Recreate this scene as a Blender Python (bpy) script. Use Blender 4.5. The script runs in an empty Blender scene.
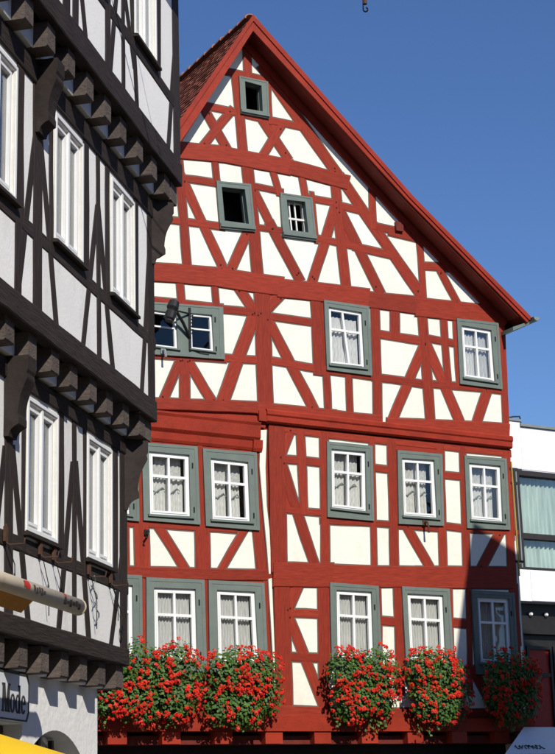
import bpy, bmesh, math, random
from mathutils import Vector, Matrix
from mathutils.geometry import delaunay_2d_cdt
R = math.radians
random.seed(7)
SC = bpy.context.scene
COL = SC.collection

# ---------------------------------------------------------------- camera
PITCH, ROLL = R(15.4), R(1.7)
fwd = Vector((0, math.cos(PITCH), math.sin(PITCH)))
rt0 = Vector((1, 0, 0)); up0 = rt0.cross(fwd)
rt = rt0*math.cos(ROLL) - up0*math.sin(ROLL); up = up0*math.cos(ROLL) + rt0*math.sin(ROLL)
cam_d = bpy.data.cameras.new('camera'); cam = bpy.data.objects.new('camera', cam_d); COL.objects.link(cam)
cam.matrix_world = Matrix(((rt.x, up.x, -fwd.x, 0), (rt.y, up.y, -fwd.y, 0), (rt.z, up.z, -fwd.z, 1.65), (0, 0, 0, 1)))
cam_d.sensor_fit = 'VERTICAL'; cam_d.sensor_height = 36.0; cam_d.lens = 36.0*1600/754
cam_d.clip_end = 2000; cam_d.clip_start = 0.1
SC.camera = cam

# ---------------------------------------------------------------- sky and sun
SUN_AZ, SUN_EL = R(156), R(36.5)
SUNV = Vector((math.sin(SUN_AZ)*math.cos(SUN_EL), math.cos(SUN_AZ)*math.cos(SUN_EL), math.sin(SUN_EL)))
w = bpy.data.worlds.new('World'); SC.world = w; w.use_nodes = True
nt = w.node_tree; bg = nt.nodes['Background']
sky = nt.nodes.new('ShaderNodeTexSky'); sky.sky_type = 'NISHITA'; sky.sun_disc = False
sky.sun_elevation = SUN_EL; sky.sun_rotation = SUN_AZ; sky.air_density = 1.0; sky.dust_density = 0.0; sky.ozone_density = 6.0; sky.altitude = 200
hs = nt.nodes.new('ShaderNodeHueSaturation'); hs.inputs['Saturation'].default_value = 1.08; hs.inputs['Hue'].default_value = 0.507; nt.links.new(sky.outputs[0], hs.inputs['Color']); nt.links.new(hs.outputs[0], bg.inputs[0]); bg.inputs[1].default_value = 0.118
sl = bpy.data.lights.new('sun', 'SUN'); sl.energy = 4.6; sl.angle = R(0.53); sl.color = (1.0, 0.955, 0.88)
so = bpy.data.objects.new('sun', sl); COL.objects.link(so); so.location = (20, -30, 40)
so.rotation_euler = SUNV.to_track_quat('Z', 'Y').to_euler()
SC.view_settings.view_transform = 'Standard'; SC.view_settings.look = 'None'
SC.view_settings.exposure = 0.0; SC.view_settings.gamma = 1.0

# ---------------------------------------------------------------- materials
MATS = {}
def mat(name, col, rough=0.7, var=0.12, scale=6.0, bump=0.0, bscale=40.0, uv=None, stretch=(1, 1, 1), spec=0.3, tint=None, rnd=0.0, dirt=None):
    """procedural surface: colour broken up by noise, wood grain along the UV length, fine relief"""
    m = bpy.data.materials.new(name); m.use_nodes = True; n = m.node_tree.nodes; l = m.node_tree.links
    b = n['Principled BSDF']; b.inputs['Roughness'].default_value = rough; b.inputs['Specular IOR Level'].default_value = spec
    tc = n.new('ShaderNodeTexCoord'); mp = n.new('ShaderNodeMapping'); mp.inputs['Scale'].default_value = stretch
    if uv: l.new(tc.outputs['UV'], mp.inputs['Vector'])
    else:
        g = n.new('ShaderNodeNewGeometry'); l.new(g.outputs['Position'], mp.inputs['Vector'])
    ns = n.new('ShaderNodeTexNoise'); ns.inputs['Scale'].default_value = scale; ns.inputs['Detail'].default_value = 6; ns.inputs['Roughness'].default_value = 0.65
    l.new(mp.outputs[0], ns.inputs['Vector'])
    cr = n.new('ShaderNodeValToRGB'); cr.color_ramp.elements[0].position = 0.3; cr.color_ramp.elements[1].position = 0.72
    t = tint or col
    cr.color_ramp.elements[0].color = (*[max(0, c*(1-var)) for c in t], 1); cr.color_ramp.elements[1].color = (*[min(1, c*(1+var)) for c in col], 1)
    l.new(ns.outputs['Fac'], cr.inputs[0]); out = cr.outputs[0]
    if dirt:
        n2 = n.new('ShaderNodeTexNoise'); n2.inputs['Scale'].default_value = dirt[1]; n2.inputs['Detail'].default_value = 8; n2.inputs['Roughness'].default_value = 0.7
        mp2 = n.new('ShaderNodeMapping'); mp2.inputs['Scale'].default_value = dirt[4] if len(dirt) > 4 else (1, 1, 1)
        l.new((tc.outputs['UV'] if uv else g.outputs['Position']), mp2.inputs['Vector']); l.new(mp2.outputs[0], n2.inputs['Vector'])
        c2 = n.new('ShaderNodeValToRGB'); c2.color_ramp.elements[0].position = dirt[2]; c2.color_ramp.elements[1].position = dirt[3]
        mx = n.new('ShaderNodeMixRGB'); mx.blend_type = 'MIX'; l.new(n2.outputs['Fac'], c2.inputs[0]); l.new(c2.outputs[0], mx.inputs[0])
        l.new(out, mx.inputs[1]); mx.inputs[2].default_value = (*dirt[0], 1); out = mx.outputs[0]
    if rnd:
        oi = n.new('ShaderNodeObjectInfo'); mr = n.new('ShaderNodeMapRange'); mr.inputs['To Min'].default_value = 1-rnd; mr.inputs['To Max'].default_value = 1+rnd
        l.new(oi.outputs['Random'], mr.inputs['Value']); hv = n.new('ShaderNodeHueSaturation'); l.new(out, hv.inputs['Color']); l.new(mr.outputs[0], hv.inputs['Value']); out = hv.outputs[0]
    l.new(out, b.inputs['Base Color'])
    if bump:
        nb = n.new('ShaderNodeTexNoise'); nb.inputs['Scale'].default_value = bscale; nb.inputs['Detail'].default_value = 6; l.new(mp.outputs[0], nb.inputs['Vector'])
        bp = n.new('ShaderNodeBump'); bp.inputs['Strength'].default_value = bump; bp.inputs['Distance'].default_value = 0.02
        l.new(nb.outputs['Fac'], bp.inputs['Height']); l.new(bp.outputs[0], b.inputs['Normal'])
    MATS[name] = m; return m
def glass(name, tint, refl=0.08):
    m = bpy.data.materials.new(name); m.use_nodes = True; n = m.node_tree.nodes; l = m.node_tree.links
    n.remove(n['Principled BSDF']); o = n['Material Output']
    tr = n.new('ShaderNodeBsdfTransparent'); tr.inputs[0].default_value = (*tint, 1)
    gl = n.new('ShaderNodeBsdfGlossy'); gl.inputs['Roughness'].default_value = 0.015
    ns = n.new('ShaderNodeTexNoise'); ns.inputs['Scale'].default_value = 1.6; g = n.new('ShaderNodeNewGeometry'); l.new(g.outputs['Position'], ns.inputs['Vector'])
    bp = n.new('ShaderNodeBump'); bp.inputs['Strength'].default_value = 0.12; bp.inputs['Distance'].default_value = 0.05; l.new(ns.outputs['Fac'], bp.inputs['Height']); l.new(bp.outputs[0], gl.inputs['Normal'])
    fr = n.new('ShaderNodeFresnel'); fr.inputs[0].default_value = 1.5
    ma = n.new('ShaderNodeMath'); ma.operation = 'MULTIPLY_ADD'; ma.inputs[1].default_value = 0.7; ma.inputs[2].default_value = refl; ma.use_clamp = True
    l.new(fr.outputs[0], ma.inputs[0]); mx = n.new('ShaderNodeMixShader'); l.new(ma.outputs[0], mx.inputs[0]); l.new(tr.outputs[0], mx.inputs[1]); l.new(gl.outputs[0], mx.inputs[2]); l.new(mx.outputs[0], o.inputs[0])
    MATS[name] = m
def curtain_mat(name, col, dens, sc=(60, 4, 60)):
    m = bpy.data.materials.new(name); m.use_nodes = True; n = m.node_tree.nodes; l = m.node_tree.links
    n.remove(n['Principled BSDF']); o = n['Material Output']
    df = n.new('ShaderNodeBsdfDiffuse'); df.inputs[0].default_value = (*col, 1); tl = n.new('ShaderNodeBsdfTranslucent'); tl.inputs[0].default_value = (*col, 1)
    m1 = n.new('ShaderNodeMixShader'); m1.inputs[0].default_value = 0.15; l.new(df.outputs[0], m1.inputs[1]); l.new(tl.outputs[0], m1.inputs[2])
    tp = n.new('ShaderNodeBsdfTransparent'); tc = n.new('ShaderNodeTexCoord'); mp = n.new('ShaderNodeMapping'); mp.inputs['Scale'].default_value = sc
    l.new(tc.outputs['UV'], mp.inputs['Vector']); ns = n.new('ShaderNodeTexNoise'); ns.inputs['Scale'].default_value = 1.0; ns.inputs['Detail'].default_value = 4; l.new(mp.outputs[0], ns.inputs['Vector'])
    mr = n.new('ShaderNodeMapRange'); mr.inputs['From Min'].default_value = 0.3; mr.inputs['From Max'].default_value = 0.7; mr.inputs['To Min'].default_value = max(0, dens-0.35); mr.inputs['To Max'].default_value = min(1, dens+0.2)
    l.new(ns.outputs['Fac'], mr.inputs['Value']); m2 = n.new('ShaderNodeMixShader'); l.new(mr.outputs[0], m2.inputs[0]); l.new(tp.outputs[0], m2.inputs[1]); l.new(m1.outputs[0], m2.inputs[2]); l.new(m2.outputs[0], o.inputs[0])
    MATS[name] = m

RED_ = (0.285, 0.034, 0.0145)
mat('red_paint', RED_, 0.6, 0.15, 3.0, 0.28, 5.0, uv=1, stretch=(1.2, 9, 1), rnd=0.13, spec=0.18, tint=(0.25, 0.027, 0.014), dirt=((0.12, 0.018, 0.012), 2.2, 0.56, 0.80, (0.8, 14, 1)))
mat('red_plain', (0.30, 0.030, 0.013), 0.55, 0.2, 2.0, 0.25, 30, rnd=0.08, spec=0.2, dirt=((0.13, 0.018, 0.012), 1.7, 0.55, 0.85))
mat('red_bright', (0.36, 0.036, 0.016), 0.45, 0.10, 2.5, 0.15, 30)
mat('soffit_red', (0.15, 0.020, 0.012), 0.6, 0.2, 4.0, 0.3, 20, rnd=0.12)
mat('cream_plaster', (0.86, 0.81, 0.69), 0.85, 0.04, 1.3, 0.5, 7, rnd=0.02, spec=0.15, dirt=((0.66, 0.60, 0.48), 1.3, 0.55, 0.95, (1.6, 1.6, .7)))
mat('peg_dark', (0.05, 0.012, 0.01), 0.8, 0.3, 8)
mat('painted_line', (0.13, 0.118, 0.10), 0.8, 0.1, 9)
mat('green_casing', (0.150, 0.182, 0.156), 0.55, 0.10, 4.0, 0.12, 40, rnd=0.05, dirt=((0.09, 0.11, 0.09), 3.0, 0.62, 0.85))
mat('white_paint', (0.82, 0.82, 0.80), 0.4, 0.03, 6, rnd=0.02)
mat('weathered_white', (0.74, 0.72, 0.66), 0.6, 0.07, 9, 0.1, 60, rnd=0.04)
mat('dark_timber', (0.034, 0.025, 0.021), 0.75, 0.35, 3.0, 0.6, 5.0, uv=1, stretch=(1.2, 10, 1), rnd=0.2, dirt=((0.085, 0.066, 0.056), 2.0, 0.60, 0.82, (0.7, 12, 1)), spec=0.2)
mat('grey_timber', (0.110, 0.088, 0.075), 0.85, 0.25, 2.5, 0.6, 8.0, stretch=(3, 3, 6), rnd=0.16, dirt=((0.085, 0.062, 0.05), 2.5, 0.55, 0.8), spec=0.15)
mat('bracket_timber', (0.032, 0.024, 0.021), 0.8, 0.3, 4, 0.5, 12, rnd=0.1, spec=0.2)  # brackets darkened: shade under the jetties is put into this colour
mat('white_plaster', (0.87, 0.85, 0.805), 0.9, 0.035, 1.6, 0.14, 30, rnd=0.03, spec=0.1, dirt=((0.58, 0.56, 0.52), 1.4, 0.55, 0.9, (1.5, 1.5, .6)))
mat('aged_plaster', (0.77, 0.755, 0.715), 0.9, 0.04, 1.6, 0.16, 30, rnd=0.03, spec=0.1, dirt=((0.50, 0.475, 0.43), 1.3, 0.52, 0.85, (2.5, 2.5, 0.7)))
mat('joist_plaster', (0.72, 0.71, 0.66), 0.9, 0.06, 4, 0.3, 40, rnd=0.06)
mat('shop_plaster', (0.80, 0.78, 0.74), 0.95, 0.05, 5, 0.4, 14, spec=0.1)
mat('interior', (0.035, 0.032, 0.03), 0.9, 0.2, 2)
mat('tile', (0.30, 0.092, 0.052), 0.8, 0.3, 5, 0.4, 30, dirt=((0.12, 0.06, 0.045), 1.6, 0.5, 0.75))
mat('ridge_tile', (0.36, 0.15, 0.09), 0.8, 0.25, 5, 0.3, 30, rnd=0.15)
mat('zinc', (0.22, 0.25, 0.24), 0.45, 0.12, 5)
mat('black_iron', (0.012, 0.012, 0.013), 0.5, 0.2, 12)
mat('rusty_iron', (0.085, 0.042, 0.025), 0.8, 0.35, 20)
mat('leaf', (0.042, 0.100, 0.014), 0.55, 0.35, 9, spec=0.25)
mat('leaf_light', (0.075, 0.150, 0.022), 0.55, 0.3, 9, spec=0.25)
mat('bloom', (0.64, 0.022, 0.010), 0.6, 0.2, 12, spec=0.2)
mat('bloom_pink', (0.74, 0.05, 0.03), 0.6, 0.2, 12, spec=0.2)
mat('planter', (0.09, 0.045, 0.03), 0.7, 0.2, 8)
mat('awning_cream', (0.66, 0.56, 0.40), 0.6, 0.08, 5, dirt=((0.42, 0.33, 0.22), 3, 0.55, 0.8))
mat('orange_fabric', (0.55, 0.26, 0.05), 0.8, 0.12, 6)
mat('yellow_fabric', (0.80, 0.50, 0.015), 0.75, 0.06, 3, 0.1, 200)
mat('sign_white', (0.66, 0.68, 0.70), 0.5, 0.05, 4, dirt=((0.5, 0.5, 0.5), 4, 0.6, 0.9))
mat('sign_dark', (0.05, 0.045, 0.045), 0.6, 0.15, 8)
mat('logo_red', (0.45, 0.03, 0.02), 0.6, 0.1, 8)
mat('modern_white', (0.82, 0.83, 0.84), 0.6, 0.03, 1.5, dirt=((0.68, 0.69, 0.70), 1.2, 0.6, 0.9))
mat('dark_frame', (0.035, 0.03, 0.03), 0.45, 0.2, 8)
mat('shop_red', (0.42, 0.03, 0.02), 0.5, 0.1, 5)
mat('shop_dark', (0.02, 0.018, 0.017), 0.4, 0.2, 6)
mat('lamp_white', (0.75, 0.75, 0.73), 0.4, 0.03, 6)
mat('ground', (0.11, 0.105, 0.098), 0.9, 0.3, 3.0, 0.6, 12)
mat('ochre_plaster', (0.55, 0.43, 0.27), 0.9, 0.08, 1.5, 0.3, 40)
mat('cable_yellow', (0.45, 0.28, 0.05), 0.6, 0.1, 5)
glass('pane_glass', (0.97, 0.98, 0.97), 0.0)
glass('pane_bright', (0.96, 0.97, 0.97), 0.08)
curtain_mat('lace', (0.90, 0.885, 0.86), 0.93, (50, 6, 1))
curtain_mat('lace_grey', (0.78, 0.77, 0.755), 0.90, (46, 5, 1))
curtain_mat('drape_white', (0.80, 0.79, 0.75), 0.97, (20, 2, 1))
curtain_mat('drape_green', (0.66, 0.80, 0.72), 0.98, (20, 2, 1))

# ---------------------------------------------------------------- helpers
def wpos(o):
    p = Vector((0, 0, 0))
    while o is not None: p = p + o.location; o = o.parent
    return p
def thing(name, label, cat, loc=(0, 0, 0), group=None):
    o = bpy.data.objects.new(name, None); COL.objects.link(o); o.location = loc; o.empty_display_size = 0.2
    o['label'] = label; o['category'] = cat
    if group: o['group'] = group
    return o
def tag(o, label=None, cat=None, group=None, kind=None):
    if label: o['label'] = label
    if cat: o['category'] = cat
    if group: o['group'] = group
    if kind: o['kind'] = kind
    return o
def mesh(name, verts, faces, m, parent=None, mats=None, fm=None, uvs=None, smooth=False):
    o_ = wpos(parent)
    me = bpy.data.meshes.new(name)
    me.from_pydata([tuple(Vector(v)-o_) for v in verts], [], faces)
    for x in (mats or [m]): me.materials.append(MATS[x])
    if fm: me.polygons.foreach_set('material_index', fm)
    if uvs:
        ul = me.uv_layers.new(name='uv'); ul.data.foreach_set('uv', [c for f in faces for vi in f for c in uvs[vi]])
    if smooth: me.polygons.foreach_set('use_smooth', [True]*len(me.polygons))
    me.update()
    o = bpy.data.objects.new(name, me); COL.objects.link(o)
    if parent is not None: o.parent = parent
    return o
class MB:
    def __init__(s): s.v = []; s.f = []; s.m = []
    def add(s, vs, fs, mi=0):
        b = len(s.v); s.v += [tuple(v) for v in vs]; s.f += [tuple(i+b for i in f) for f in fs]; s.m += [mi]*len(fs)
    def hexa(s, p, mi=0):      # p: 4 back + 4 front corners
        s.add(p, [(3, 2, 1, 0), (4, 5, 6, 7), (0, 1, 5, 4), (1, 2, 6, 5), (2, 3, 7, 6), (3, 0, 4, 7)], mi)
    def quad(s, W, q, o0, o1, mi=0):   # q: 4 (u,v) corners ; slab from offset o0 to o1 on wall W
        s.hexa([W.p(u, v, o0) for u, v in q]+[W.p(u, v, o1) for u, v in q], mi)
    def rect(s, W, u0, u1, v0, v1, o0, o1, mi=0): s.quad(W, [(u0, v0), (u1, v0), (u1, v1), (u0, v1)], o0, o1, mi)
    def tube(s, pts, r, seg=8, mi=0, caps=True):
        pts = [Vector(p) for p in pts]; rings = []
        for i, p in enumerate(pts):
            d = (pts[min(i+1, len(pts)-1)]-pts[max(i-1, 0)]).normalized()
            a = d.cross(Vector((0, 0, 1)))
            if a.length < 1e-3: a = d.cross(Vector((1, 0, 0)))
            a.normalize(); b = d.cross(a); rr = r[i] if isinstance(r, (list, tuple)) else r
            rings.append([p+a*(rr*math.cos(2*math.pi*k/seg))+b*(rr*math.sin(2*math.pi*k/seg)) for k in range(seg)])
        vs = [v for g in rings for v in g]; fs = []
        for i in range(len(rings)-1):
            for k in range(seg):
                k2 = (k+1) % seg; fs.append((i*seg+k, i*seg+k2, (i+1)*seg+k2, (i+1)*seg+k))
        if caps: fs += [tuple(range(seg-1, -1, -1)), tuple(range((len(rings)-1)*seg, len(rings)*seg))]
        s.add(vs, fs, mi)
    def prism(s, poly, ext, mi=0):     # poly: list of 3-D points, ext: vector
        n = len(poly); ext = Vector(ext); vs = [Vector(p) for p in poly]+[Vector(p)+ext for p in poly]
        s.add(vs, [tuple(range(n-1, -1, -1)), tuple(range(n, 2*n))]+[(i, (i+1) % n, n+(i+1) % n, n+i) for i in range(n)], mi)
    def build(s, name, m, parent=None, mats=None, smooth=False): return mesh(name, s.v, s.f, m, parent, mats, s.m if mats else None, smooth=smooth)
class Wall:
    def __init__(s, ox, oy, az):
        a = R(az); s.o = Vector((ox, oy, 0)); s.u = Vector((math.sin(a), math.cos(a), 0)); s.n = Vector((math.cos(a), -math.sin(a), 0))
    def p(s, u, v, off=0.0): return s.o + s.u*u + s.n*off + Vector((0, 0, v))
RED = Wall(0, 30, 60)
LEFT = Wall(-1.66216, 16.91855, 12.5)
def fixn(o):
    bm = bmesh.new(); bm.from_mesh(o.data); bmesh.ops.recalc_face_normals(bm, faces=bm.faces); bm.to_mesh(o.data); bm.free(); return o

# ---- timbers: hand-hewn members (wavering edges, chamfered arrises); returns outline used for the infill panels
CNT = [0]
EXT = dict(brace=0.09, post=0.07, rail=0.05)
def timber(W, off, name, q, m, parent, proud, jit=0.007):
    CNT[0] += 1; proud = proud + (CNT[0] % 23)*0.00008
    rg = random.Random(CNT[0]*13+5)
    a0, a1, b1, b0 = [Vector(x) for x in q]
    ex = EXT.get(name, 0.0)
    if ex:
        dl, dr = (b0-a0).normalized()*ex, (b1-a1).normalized()*ex; a0, b0, a1, b1 = a0-dl, b0+dl, a1-dr, b1+dr
    L = ((b0+b1)/2-(a0+a1)/2).length; n = max(1, int(L/0.38)); wd = (a1-a0).length
    ax = ((a1-a0)/max(wd, 1e-6)); left = []; right = []
    ph = rg.uniform(0, 6); cv = rg.uniform(-1, 1)*jit*1.3*min(1.5, L)
    for i in range(n+1):
        t = i/n; e = 0 if i in (0, n) else 1
        bow = cv*math.sin(math.pi*t)
        left.append(a0.lerp(b0, t)+ax*(e*rg.uniform(-jit, jit)+bow)); right.append(a1.lerp(b1, t)+ax*(e*rg.uniform(-jit, jit)+bow))
    vs = []; fs = []; uv = []; ch = min(0.012, wd*0.12); uo, vo = rg.uniform(0, 50), rg.uniform(0, 50)
    back = off-0.10
    for i in range(n+1):
        l, r = left[i], right[i]; d = (r-l).normalized()
        prof = [(l, back), (l, off+proud-ch*0.7), (l+d*ch, off+proud), (r-d*ch, off+proud), (r, off+proud-ch*0.7), (r, back)]
        for k, (pt, o) in enumerate(prof): vs.append(W.p(pt.x, pt.y, o)); uv.append((uo+L*i/n, vo+wd*(0, 0.02, 0.1, 0.9, 0.98, 1)[k]))
    for i in range(n):
        for k in range(5): fs.append((i*6+k, i*6+k+1, (i+1)*6+k+1, (i+1)*6+k))
    fs += [tuple(range(6)), tuple(n*6+k for k in range(5, -1, -1))]
    o = mesh(name, vs, fs, m, parent, uvs=uv); fixn(o)
    bw = 0.024; d0 = (left[0]-left[-1]).normalized()*bw
    wl = [p-(right[i]-p).normalized()*bw for i, p in enumerate(left)]; wr = [p+(p-left[i]).normalized()*bw for i, p in enumerate(right)]
    wl[0] = wl[0]+d0; wr[0] = wr[0]+d0; wl[-1] = wl[-1]-d0; wr[-1] = wr[-1]-d0
    return [(p.x, p.y) for p in left]+[(p.x, p.y) for p in reversed(right)], [(p.x, p.y) for p in wl]+[(p.x, p.y) for p in reversed(wr)]
def panels(W, off, region, covers, m, parent, border=0.03, line='painted_line', minarea=0.004, redfill=False):
    """everything the timbers leave free becomes an infill panel, edged by a painted line"""
    vs = []; fc = []
    def add(poly):
        if sum(poly[i-1][0]*poly[i][1]-poly[i][0]*poly[i-1][1] for i in range(len(poly))) < 0: poly = poly[::-1]
        b = len(vs); vs.extend(Vector(p) for p in poly); fc.append(list(range(b, b+len(poly))))
    add(region)
    for p, wide in covers: add(p)
    nb = len(fc)
    if border > 0:
        for p, wide in covers: add(wide)
    ov, oe, of, ivv, iee, iff = delaunay_2d_cdt(vs, [], fc, 0, 1e-5)
    free = []; edge_ = []
    for f, org in zip(of, iff):
        org = set(org)
        if 0 in org and not any(0 < k < nb for k in org): free.append(f); edge_.append(len(org) > 1)
    em = {}
    for i, f in enumerate(free):
        for a, b in zip(f, list(f[1:])+[f[0]]): em.setdefault(frozenset((a, b)), []).append(i)
    par = list(range(len(free)))
    def find(x):
        while par[x] != x: par[x] = par[par[x]]; x = par[x]
        return x
    for e, t in em.items():
        if len(t) == 2: par[find(t[0])] = find(t[1])
    comp = {}
    for i in range(len(free)): comp.setdefault(find(i), []).append(i)
    for ids in comp.values():
        ar = {i: abs((ov[free[i][1]]-ov[free[i][0]]).cross(ov[free[i][2]]-ov[free[i][0]]))/2 for i in ids}
        area = sum(ar.values())
        if area < 1e-5: continue
        bd = []
        for i in ids:
            f = free[i]
            for a, b in zip(f, list(f[1:])+[f[0]]):
                if len(em[frozenset((a, b))]) == 1: bd.append((a, b))
        per = sum((ov[a]-ov[b]).length for a, b in bd)
        inner = sum(ar[i] for i in ids if not edge_[i])
        nxt = {}
        for a, b in bd: nxt.setdefault(a, []).append(b)
        seen = set(); loops = 0
        for a in nxt:
            if a in seen: continue
            loops += 1; k = a
            while k not in seen: seen.add(k); k = nxt[k][0]
            
        sliver = border > 0 and (inner < 0.006 or 2*area/per < 0.03 or (loops > 1 and redfill))
        if border == 0 and area < minarea: sliver = False
        vi = sorted({a for i in ids for a in free[i]}); ix = {a: k for k, a in enumerate(vi)}
        V = [W.p(ov[a].x, ov[a].y, off) for a in vi]; n = len(V); V += [p-W.n*0.07 for p in V]
        F = [tuple(ix[a] for a in free[i]) for i in ids]; MI = [1 if edge_[i] else 0 for i in ids]
        for a, b in bd: F.append((ix[b], ix[a], ix[a]+n, ix[b]+n)); MI.append(1 if border > 0 else 0)
        if sliver: mesh('filler_board', V, F, 'red_plain', parent)
        else: mesh('panel', V, F, m, parent, mats=[m, line], fm=MI)

def bil(q, s, t):     # q = TL TR BR BL ; s to the right, t downwards
    a = Vector(q[0]).lerp(Vector(q[1]), s); b = Vector(q[3]).lerp(Vector(q[2]), s); return tuple(a.lerp(b, t))
def sub(q, s0, s1, t0, t1): return [bil(q, s0, t0), bil(q, s1, t0), bil(q, s1, t1), bil(q, s0, t1)]
def ring(mb, W, qo, qi, o0, o1, mi=0):
    for i in range(4):
        j = (i+1) % 4; mb.quad(W, [qo[i], qo[j], qi[j], qi[i]], o0, o1, mi)
def curtain(W, q, off, m, parent, folds=9, amp=0.014, ph=0.0, drawn=None):
    n = folds*6; vs = []; uv = []; fs = []
    for j in range(4):
        t = j/3
        for i in range(n+1):
            s = i/n; s2 = s
            if drawn: s2 = drawn(s, t)
            u, v = bil(q, s2, t); vs.append(W.p(u, v, off+amp*math.sin(2*math.pi*folds*s+ph+0.5*math.sin(5*s+t))*(0.6+0.4*t))); uv.append((s, t))
    for j in range(3):
        for i in range(n): a = j*(n+1)+i; fs.append((a, a+1, a+n+2, a+n+1))
    return mesh('curtain', vs, fs, m, parent, uvs=uv, smooth=True)
def sash(W, q, off, win, glassm='pane_glass', fr=0.10, split=0.36, skew=0.0, wm='white_paint', mull=0.032, cols=2):
    """white casement: frame, mullion, transom, one pane in each light"""
    w_ = (Vector(q[1])-Vector(q[0])).length; h_ = (Vector(q[3])-Vector(q[0])).length
    fs, ft = fr, fr*w_/h_; inn = sub(q, fs, 1-fs, ft, 1-ft); mb = MB()
    ring(mb, W, q, inn, off-0.03, off+0.012)
    qs = sub(q, fs*0.55, 1-fs*0.55, ft*0.55, 1-ft*0.55); ring(mb, W, qs, inn, off+0.013, off+0.024)
    m2 = mull; xs = [0.5] if cols == 2 else []
    for x in xs:
        a, b, c_, d = bil(inn, x-m2+skew*-.5, 0), bil(inn, x+m2+skew*-.5, 0), bil(inn, x+m2+skew*.5, 1), bil(inn, x-m2+skew*.5, 1); mb.quad(W, [a, b, c_, d], off-0.028, off+0.020)
    if split: mb.quad(W, sub(inn, 0, 1, split-m2*w_/h_, split+m2*w_/h_), off-0.026, off+0.017)
    s_ = mb.build('sash', wm, win); fixn(s_)
    cs = [(0, 0.5-m2), (0.5+m2, 1)] if cols == 2 else [(0, 1)]
    rs = [(0, split-m2*w_/h_), (split+m2*w_/h_, 1)] if split else [(0, 1)]
    for a in cs:
        for b in rs:
            g = MB(); g.quad(W, sub(inn, a[0]-.005, a[1]+.005, b[0]-.005, b[1]+.005), off-0.016, off-0.012); fixn(g.build('pane', glassm, win))
    return inn

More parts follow.
